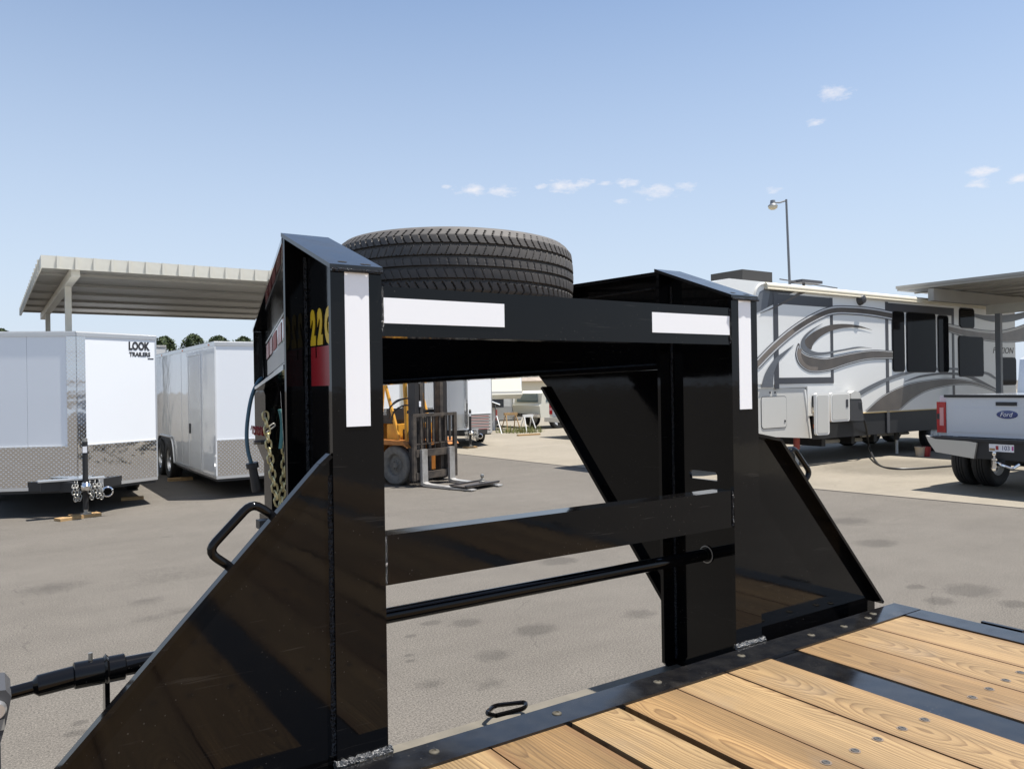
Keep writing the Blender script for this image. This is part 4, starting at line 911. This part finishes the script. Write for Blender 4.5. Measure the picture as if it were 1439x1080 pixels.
tag(tube('power_cable', 'plug', None, hs, .020, 8), 'black cable hanging from the fifth-wheel camper and trailing over the concrete', 'cable')
for k, (x, m_, lab) in enumerate(((1293,'bucket','beige plastic tub under the fifth-wheel camper'),(1302,'red_plastic','red plastic tub under the fifth-wheel camper'))):
    c = gz(x,641,.004); r_ = .10 if k == 0 else .085
    b_ = MB().lathe([(.001,0),(r_*.8,0),(r_,.18),(r_*1.08,.185),(r_*1.08,.20),(r_*.95,.20),(r_*.75,.01),(.001,.01)], 16, 'Z', c); tag(b_.build('plastic_tub', m_, None, True), lab, 'tub')

# ================================================================== PICKUP (rear towards the camera)
pk = thing('pickup_truck', (13.6,3.68,0), 'silver dual-wheel pickup truck seen from its tailgate', 'truck'); XT = 10.86; YC = 3.60
bed = MB().box(XT+.02, XT+2.35, YC-.92, YC+.92, .78, 1.36).bevel(.05, 3).build('bed', 'ford', pk, True)
for sg in (-1, 1):
    arcp = [(XT+.38,.80),(XT+.48,1.12),(XT+.67,1.24),(XT+1.17,1.24),(XT+1.38,1.12),(XT+1.48,.80)]
    prism('fender_flare', 'ford', bed, [(a, YC+sg*.88, b) for a, b in arcp], (0, sg*.12, 0), .03)
tg = box('tailgate', 'ford', pk, XT-.035, XT+.03, YC-.80, YC+.80, .785, 1.335, .018, seg=3)
box('tailgate_recess', 'ford', tg, XT-.043, XT-.034, YC-.72, YC+.72, .845, 1.19, .006)
box('tailgate_cap', 'chassis', tg, XT-.060, XT+.05, YC-.82, YC+.82, 1.336, 1.372, .010)
box('handle', 'plug', tg, XT-.050, XT-.034, YC-.13, YC+.13, 1.225, 1.275, .008)
em = MB().lathe([(.001,-.012),(.125,-.010),(.135,0)], 36, 'X', (0,0,0)); em.bm.transform(Matrix.Diagonal((1,1,.42,1)))
emo = em.build('emblem', 'blue', tg, True, base=Matrix.Translation((XT-.044,YC-.01,1.105)))
text('emblem_script', 'Ford', .088, 'plate', emo, (XT-.060,YC+.075,1.078), (0,-1,0), (0,0,1), shear=.3, sx=.9)
for sg in (-1, 1):
    tl = box('tail_light', 'light_red', pk, XT-.05, XT+.12, YC+sg*.80+.004*sg, YC+sg*.93, .83, 1.27, .02)
    box('reverse_lens', 'light_clear', tl, XT-.056, XT-.048, YC+sg*.83, YC+sg*.885, .93, 1.19, .006); box('light_band', 'plug', tl, XT-.053, XT-.047, YC+sg*.885, YC+sg*.925, 1.02, 1.10)
bp = prism('bumper', 'bumper', pk, [(XT-.10,YC+y,z) for y, z in ((1.00,.79),(.96,.70),(.86,.56),(.34,.50),(.30,.72),(.42,.735),(.86,.745))], (-.13,0,0), .02)
prism('bumper', 'bumper', pk, [(XT-.10,YC-y,z) for y, z in ((1.00,.79),(.96,.70),(.86,.56),(.34,.50),(.30,.72),(.42,.735),(.86,.745))], (-.13,0,0), .02)
box('bumper_step', 'chassis', bp, XT-.225, XT+.02, YC-.98, YC+.98, .735, .775, .01); box('bumper_centre', 'chassis', bp, XT-.19, XT+.05, YC-.34, YC+.34, .50, .735, .015)
lp_ = box('licence_plate', 'plate', pk, XT-.198, XT-.191, YC-.155, YC+.155, .612, .712, .003)
text('plate_number', '103', .085, 'plate_text', lp_, (XT-.1995,YC-.0,.634), (0,-1,0), (0,0,1), sx=.85)
box('plate_motif', 'red_plastic', lp_, XT-.1995, XT-.1985, YC+.035, YC+.07, .635, .69); box('plate_motif', 'plate_pink', lp_, XT-.1995, XT-.1985, YC-.15, YC-.13, .635, .69); box('plate_motif', 'wood_block', lp_, XT-.1995, XT-.1985, YC+.08, YC+.15, .625, .655)
hb = box('hitch_receiver', 'chassis', pk, XT-.22, XT+.2, YC-.05, YC+.05, .42, .50, .006)
MB().lathe([(.001,.62),(.024,.612),(.030,.588),(.022,.562),(.016,.555),(.016,.53),(.04,.525),(.04,.50),(.028,.49),(.028,.40),(.04,.395),(.03,.36),(.001,.355)], 16, 'Z', (XT-.26,YC+.06,0)).build('hitch_ball', 'chrome', hb, True)
tube('hitch_shackle', 'chrome', hb, fillet([(XT-.24,YC+.02,.47),(XT-.30,YC-.06,.44),(XT-.26,YC-.16,.40),(XT-.2,YC-.22,.46)], .03), .018, 8)
for sg in (-1, 1):
    for yy in (.93, .64): wheel(pk, (XT+.92,YC+sg*yy,.39), .39, .24, rot=R(90 if sg < 0 else -90))
    wheel(pk, (XT+5.1,YC+sg*.84,.39), .39, .26, rot=R(90 if sg < 0 else -90))
    mr_ = box('mirror', 'plug', pk, XT+3.55, XT+3.75, YC+sg*1.02, YC+sg*1.28, 1.36, 1.70, .03); tube('mirror_arm', 'plug', mr_, [(XT+3.62,YC+sg*.92,1.5),(XT+3.62,YC+sg*1.06,1.52)], .02, 6)
MB().tube([(XT+.92,YC-.9,.39),(XT+.92,YC+.9,.39)], .07, 10).build('rear_axle', 'chassis', pk, True)
MB().lathe([(.001,-.16),(.11,-.15),(.17,0),(.11,.15),(.001,.16)], 16, 'X', (XT+.92,YC,.39)).build('differential', 'chassis', pk, True)
box('chassis', 'chassis', pk, XT+.1, XT+5.6, YC-.42, YC+.42, .52, .77)
cabp = [(XT+2.42,.72),(XT+2.42,1.38),(XT+2.52,1.90),(XT+2.75,1.985),(XT+4.0,1.985),(XT+4.35,1.93),(XT+4.75,1.42),(XT+6.05,1.36),(XT+6.2,1.2),(XT+6.2,.72)]
cab = prism('cab', 'ford', pk, [(x,YC-.92,z) for x, z in cabp], (0,1.84,0), .07)
prism('rear_window', 'glass_dark', cab, [(XT+2.412+(z-1.38)*.19, y, z) for y, z in ((YC-.70,1.42),(YC+.70,1.42),(YC+.62,1.86),(YC-.62,1.86))], (-.01,0,0))
for sg in (-1, 1): prism('side_window', 'glass_dark', cab, [(XT+2.75,YC+sg*.922,1.42),(XT+4.45,YC+sg*.922,1.42),(XT+4.15,YC+sg*.915,1.88),(XT+2.82,YC+sg*.915,1.88)], (0,sg*.008,0))

# ================================================================== FORKLIFT
FB = mbase((5.47,9.85,0), R(18)); fk = thing('forklift', (5.47,9.85,0), 'worn yellow forklift with its forks lowered to the asphalt', 'forklift', None, R(18))
FB0 = FB; FB = FB0 @ Matrix.Translation((.15,0,0))
def fbox(n_, m_, *a, bev=.006, par=None): return box(n_, m_, par or fk, *a, bev, base=FB)
for sg in (-1, 1):
    wheel(fk, (sg*.47,.56,.325), .325, .22, 'rubber_dusty', 'rubber_dusty', base=FB, flip=sg > 0)
    wheel(fk, (sg*.42,2.05,.25), .25, .18, 'rubber_dusty', 'fork_orange', base=FB, flip=sg > 0)
    prism('fender', 'fork_orange', fk, [(sg*.36,y,z) for y, z in ((.20,.62),(.30,.72),(.95,.74),(1.05,.66),(1.05,.18),(.92,.18),(.92,.55),(.82,.66),(.30,.66))], (sg*.26,0,0), .008, FB)
fbox('chassis', 'fork_orange', -.40, .40, .42, 1.75, .20, .70)
fbox('cowl', 'fork_yellow', -.40, .40, .62, .90, .70, .98, bev=.03)
fbox('engine_hood', 'fork_yellow', -.44, .44, 1.25, 2.05, .70, 1.00, bev=.05)
fbox('counterweight', 'fork_yellow', -.52, .52, 1.90, 2.45, .25, 1.05, bev=.10)
fbox('grille', 'fork_dark', -.30, .30, .608, .619, .72, .90)
fbox('seat', 'plug', -.33, .27, .80, 1.40, .99, 1.13, bev=.04); fbox('seat_back', 'plug', -.33, .26, .78, .98, 1.05, 1.24, bev=.05)
tube('steering_column', 'plug', fk, [(-.02,.85,1.0),(-.02,1.02,1.25)], .025, 8, FB)
swm = MB(); swm.tube([(.16*math.cos(2*math.pi*k/20), .16*math.sin(2*math.pi*k/20), 0) for k in range(21)], .014, 6, False); swm.build('steering_wheel', 'plug', fk, True, FB @ Matrix.Translation((-.02,1.04,1.27)) @ Matrix.Rotation(R(-50),4,'X'))
for sg in (-1, 1):                                          # overhead guard
    tube('guard_leg', 'fork_yellow', fk, [(sg*.40,.42,.66),(sg*.40,.44,1.3),(sg*.40,.48,2.08)], .036, 8, FB)
    tube('guard_leg', 'fork_yellow', fk, [(sg*.40,.60,.70),(sg*.40,.74,1.12),(sg*.40,.93,1.66),(sg*.40,1.02,2.08)], .030, 8, FB)
    tube('guard_leg', 'fork_yellow', fk, [(sg*.42,1.95,.98),(sg*.42,1.82,2.08)], .036, 8, FB)
    tube('guard_rail', 'fork_yellow', fk, [(sg*.40,.46,2.08),(sg*.42,1.86,2.08)], .032, 8, FB)
for k in range(11): tube('guard_bar', 'fork_yellow', fk, [(-.41,.52+k*.125,2.09),(.41,.52+k*.125,2.09)], .014, 6, FB)
FB = FB0
for sg in (-1, 1):                                          # mast channels, inner and outer
    fbox('mast_channel', 'fork_dark', sg*.33-.045, sg*.33+.045, .10, .26, .10, 2.15); fbox('mast_channel', 'fork_steel', sg*.235-.035, sg*.235+.035, .09, .22, .12, 2.10)
    tube('lift_chain', 'fork_dark', fk, [(sg*.12,.15,.5),(sg*.12,.15,2.05)], .012, 6, FB)
    tube('tilt_cylinder', 'fork_dark', fk, [(sg*.30,.20,.62),(sg*.30,.75,.50)], .04, 8, FB)
tube('lift_cylinder', 'fork_dark', fk, [(0,.17,.15),(0,.17,1.15)], .04, 10, FB)
for z_ in (2.10, 1.22): fbox('mast_tie', 'fork_dark', -.36, .36, .27, .31, z_-.05, z_)
tube('hydraulic_hose', 'plug', fk, arc([(-.33,.24,1.42),(-.45,.34,1.40),(-.58,.46,1.28),(-.48,.6,1.1)]), .014, 6, FB)
tube('hydraulic_hose', 'plug', fk, arc([(-.33,.24,1.30),(-.42,.33,1.30),(-.52,.44,1.20),(-.42,.6,1.02)]), .014, 6, FB)
fbox('sticker', 'plate', -.30, -.255, .085, .0895, 1.28, 1.37, bev=0)
for z_ in (.48, .12): fbox('carriage_bar', 'fork_steel', -.44, .46, .02, .075, z_, z_+.11)
for x in (-.455,.50): fbox('backrest_post', 'fork_steel', x-.035, x+.035, .03, .075, .10, 1.17)
fbox('backrest_top', 'fork_steel', -.49, .535, .032, .072, 1.12, 1.17); fbox('backrest_bar', 'fork_steel', -.42, .44, .045, .06, .675, .69, bev=0)
for x in (-.30,-.16,-.02,.13,.27,.38): fbox('backrest_bar', 'fork_steel', x-.017, x+.017, .04, .065, .70, 1.119)
for x in (-.31, .335):
    f_ = prism('fork', 'fork_bright', fk, [(x-.055,y,z) for y, z in ((.018,.60),(-.030,.60),(-.036,.075),(-.10,.055),(-1.06,.030),(-1.06,.014),(-.06,.012),(.012,.04))], (.125,0,0), .004, FB)
hp = thing('hitch_plate', tuple(FB @ Vector((.0,-.80,.05))), 'dark steel hitch plate with a tow ball lying across the fork tips', 'hitch', None, R(18))
HB = FB
box('plate', 'fork_steel', hp, -.36, .40, -.98, -.62, .052, .066, .003, base=HB)
for y in (-.64,-.96): box('plate_rib', 'fork_dark', hp, -.38, .42, y-.02, y+.02, .066, .085, .003, base=HB)
MB().lathe([(.001,.205),(.022,.20),(.032,.178),(.026,.152),(.017,.142),(.017,.125),(.038,.118),(.038,.098),(.05,.092),(.05,.066)], 18, 'Z', (.20,-.80,0)).build('tow_ball', 'steel', hp, True, HB)

# ================================================================== THINGS FAR BEYOND THE OPENING
YQ = 22.0
cm = thing('fifth_wheel_camper', (14.8,25,0), 'small old cream-nosed fifth-wheel camper parked beyond the forklift', 'camper')
prism('nose', 'old_white', cm, [(13.7,22.0,1.12),(13.7,21.86,1.28),(13.7,21.95,1.62),(13.7,22.25,2.6),(13.7,28.5,2.7),(13.7,28.5,.62),(13.7,23.9,.62),(13.7,23.6,1.12)], (1.78,0,0), .06)
box('nose_band', 'rv_panel', cm, 13.69, 15.49, 21.87, 21.93, 1.26, 1.40, .01)
for x in (14.0, 14.57): tube('landing_leg', 'white_matte', cm, [(x,22.4,.0045),(x,22.4,1.15)], .045, 8)
box('pin_box', 'grey_plastic', cm, 14.35, 14.75, 22.0, 22.5, .82, 1.12, .02)
for y in (25.4, 26.3):
    for x, f_ in ((13.75,False),(15.4,True)): wheel(cm, (x,y,.35), .35, .2, flip=f_)
tr = thing('tripod_stabiliser', tuple(gz(698,609)), 'white tripod stabiliser standing under the cream camper nose', 'stand'); g0 = gz(698,609,.004)
for a in (0, 2.1, 4.2): tube('leg', 'white_matte' if a else 'steel', tr, [(g0.x,g0.y,.62),(g0.x+.38*math.cos(a+.4),g0.y+.38*math.sin(a+.4),.004)], .020, 6)
tube('post', 'red_pipe', tr, [(g0.x,g0.y,.45),(g0.x,g0.y,.80)], .03, 8)
sg_ = thing('tilted_sign', tuple(gz(697,605)), 'small white tilted panel on a thin pole beneath the cream camper', 'sign'); g1 = gz(697,605,.004)
tube('pole', 'lamp_grey', sg_, [g1, g1+Vector((0,0,.95))], .018, 6); prism('panel', 'white_matte', sg_, [g1+Vector(v) for v in ((-.20,-.05,1.02),(.16,-.05,.90),(.26,.12,.96),(-.10,.12,1.08))], (0,0,.015))
for (xx, yy, wd_, h_, lab) in ((718,606,.55,.62,'folded tan sawhorse standing on the weeds by the cream camper'),(742,606,.42,.55,'white folding stand beside the parked white wagon')):
    g2 = gz(xx, yy, .004); th_ = thing('sawhorse', tuple(g2), lab, 'sawhorse', 'folding stands by the campers'); mm_ = 'wood_block' if xx < 730 else 'white_matte'
    for sx in (-1, 1):
        for sy in (-1, 1): tube('leg', mm_, th_, [g2+Vector((sx*wd_*.35,0,h_)), g2+Vector((sx*wd_*.5,sy*.22,0))], .018, 6)
    box('rail', mm_, th_, g2.x-wd_*.5, g2.x+wd_*.5, g2.y-.03, g2.y+.03, h_-.05, h_+.04)
g3 = gz(743,611.5,.004); tag(box('loose_plank', 'wood_block', None, g3.x-.42, g3.x+.42, g3.y-.06, g3.y+.06, .004, .05, .004), 'short dark plank lying on the ground by the weeds', 'plank')
gm = MB()
for k in range(420):
    c = gz(731,607,.004); a = random.uniform(0,6.28); r_ = math.sqrt(random.random()); x, y = c.x+r_*.85*math.cos(a), c.y+r_*.8*math.sin(a); h_ = random.uniform(.06,.30); q = random.uniform(0,3.14); dx, dy = .012*math.cos(q), .012*math.sin(q); lx, ly = random.uniform(-.09,.09), random.uniform(-.09,.09)
    gm.add([(x-dx,y-dy,.004),(x+dx,y+dy,.004),(x+lx+dx*.3,y+ly,h_)], [(0,1,2)])
tag(gm.build('weeds', 'grass'), 'patch of yellow-green weeds growing by the cream camper', 'weeds', kind='stuff')
# white cargo trailer with its silver lower front
t4, B4 = enclosed((15.95,23.2,0), 0, .60, .28, 4.2, .30, 2.6, .82, 'narrow white trailer with bright silver stone guard beside the parked wagon', A_G, tongue=False, cap=.04, guard='alu', wheels=(2.2,))
for zz, ln_ in ((1.70,.30),(1.60,.34)):                      # two worn script strokes, too far off to read
    d4 = Vector((.60,.28,0)).normalized(); p4 = Vector((16.02,23.17,zz)); tube('worn_script', 'text_dark', t4, arc([p4+d4*(ln_*k/6)+Vector((0,0,.018*math.sin(k*2.1))) for k in range(7)]), .010, 5)
# old white wagon
wg = thing('station_wagon', (18.3,22.4,0), 'old faded white station wagon parked beside the silver-guard trailer', 'car')
wp = [(15.95,.42),(15.90,.85),(15.98,.93),(16.02,1.30),(16.12,1.385),(18.6,1.40),(19.2,.98),(20.3,.90),(20.4,.42)]
prism('body', 'old_white', wg, [(x,21.4,z) for x, z in wp], (0,1.75,0), .05)
prism('side_window', 'glass_grey', wg, [(16.18,21.392,.985),(17.3,21.392,.985),(17.3,21.40,1.30),(16.22,21.40,1.30)], (0,.02,0)); prism('rear_window', 'glass_grey', wg, [(15.965,21.60,.98),(15.965,22.95,.98),(15.995,22.9,1.28),(15.995,21.65,1.28)], (-.01,0,0))
prism('side_window', 'glass_grey', wg, [(17.4,21.392,.985),(18.9,21.392,.985),(18.55,21.40,1.30),(17.4,21.40,1.30)], (0,.02,0))
for x in (16.75, 19.4):
    for y, q in ((21.5,90),(23.05,-90)): wheel(wg, (x,y,.32), .32, .2, rot=R(q))
box('bumper', 'chrome', wg, 15.80, 15.92, 21.42, 23.12, .45, .56, .02)
# second pickup, only its left rear corner shows
p2 = thing('pickup_truck', (16.2,17.0,0), 'white pickup truck parked further back with a red tail light', 'truck'); YC2 = 17.0
box('bed', 'old_white', p2, 13.72, 16.0, YC2-.86, YC2+.86, .62, 1.10, .05); box('tailgate', 'ford', p2, 13.68, 13.74, YC2-.66, YC2+.66, .63, 1.085, .012)
for sg in (-1, 1):
    box('tail_light', 'light_red', p2, 13.69, 13.80, YC2+sg*.68, YC2+sg*.84, .70, 1.05, .015); box('side_lamp', 'light_clear', p2, 13.685, 13.70, YC2+sg*.70, YC2+sg*.82, .82, .90)
    for x in (14.6, 18.0): wheel(p2, (x,YC2+sg*.70,.33), .33, .25, rot=R(90 if sg < 0 else -90))
box('bumper', 'bumper', p2, 13.50, 13.66, YC2-.84, YC2+.84, .48, .61, .02); box('chassis', 'chassis', p2, 13.75, 18.8, YC2-.5, YC2+.5, .36, .62)
prism('cab', 'old_white', p2, [(x,YC2-.84,z) for x, z in ((16.02,.55),(16.02,1.12),(16.12,1.58),(16.3,1.64),(17.2,1.64),(17.7,1.15),(19.0,1.06),(19.1,.55))], (0,1.68,0), .05)
# low house with a shingled roof
hs_ = thing('house', (40,48,0), 'low tan house with a brown shingled roof far behind the parked vehicles', 'house')
box('wall', 'cream', hs_, 26, 54, 44, 52, 0, 1.9); prism('roof', 'brick', hs_, [(25.5,43.5,1.9),(25.5,52.5,1.9),(25.5,48,4.0)], (29,0,0))
# lamp post behind the camper
lm = thing('yard_lamp', (28.45,20.0,0), 'tall thin yard lamp on a grey pole behind the large camper', 'lamp')
b0 = Vector((28.55,19.95,0)); tp = Vector((28.32,20.06,9.5)); tube('pole', 'lamp_grey', lm, [b0, tp], [.075,.045], 10)
hd = gd(1086,288,34); tube('arm', 'lamp_grey', lm, [tp-Vector((0,0,.05)), tp+(hd-tp)*.5+Vector((0,0,-.02)), hd+Vector((0,0,.10))], .035, 8)
MB().lathe([(.001,.22),(.10,.20),(.12,.05),(.20,-.02),(.21,-.06)], 14, 'Z', hd+Vector((0,0,.0))).build('lamp_head', 'lamp_grey', lm, True); MB().lathe([(.205,-.06),(.19,-.14),(.10,-.20),(.001,-.21)], 14, 'Z', hd).build('lens', 'lamp_lens', lm, True)

# ================================================================== TREES beyond the trailers
def tree(c, h, r, label, seed):
    rn_ = random.Random(seed); t = thing('evergreen_tree', (c.x,c.y,0), label, 'tree', 'evergreen trees behind the cargo trailers')
    tube('trunk', 'bark', t, [(c.x,c.y,0),(c.x+.05,c.y,h*.5),(c.x,c.y,h*.93)], [.22,.15,.04], 8)
    b = MB()
    for k in range(2600):
        v = rn_.random()**.8; z = h*.45+h*.55*v; env = r*(.72+.28*v/.6) if v < .6 else r*math.sqrt(max(.02, 1-((v-.6)/.4)**2))
        a = rn_.uniform(0,6.283); q = env*(.45+.55*rn_.random()**.5)*(1+.22*math.sin(a*5+z*3)+.12*math.sin(a*9-z*5))
        p = Vector((c.x+q*math.cos(a), c.y+q*math.sin(a), z)); s = rn_.uniform(.10,.24)
        u = Vector((rn_.uniform(-1,1),rn_.uniform(-1,1),rn_.uniform(-.4,1))).normalized()*s; w_ = Vector((rn_.uniform(-1,1),rn_.uniform(-1,1),rn_.uniform(-1,1))).normalized()*s*.5
        b.add([p-u*.5-w_*.2, p+w_, p+u, p-w_], [(0,1,2,3)])
    b.build('crown', 'leaf', t)
for k, (x, y, rr_, lab) in enumerate(((231,473.5,1.05,'rounded evergreen tree top showing just right of the v-nose trailer roof'),(272,470,.95,'tallest rounded evergreen top above the flat-front trailer'),(307,472.5,1.15,'broad dark evergreen top above the flat-front trailer front corner'),(342,473.5,1.1,'low dark evergreen top beside the black gooseneck'),(2,462,.9,'evergreen tip showing above the v-nose trailer left roof edge'))):
    tp = gd(x, y, 68+k*2); tree(tp, tp.z, rr_, lab, 11+k)
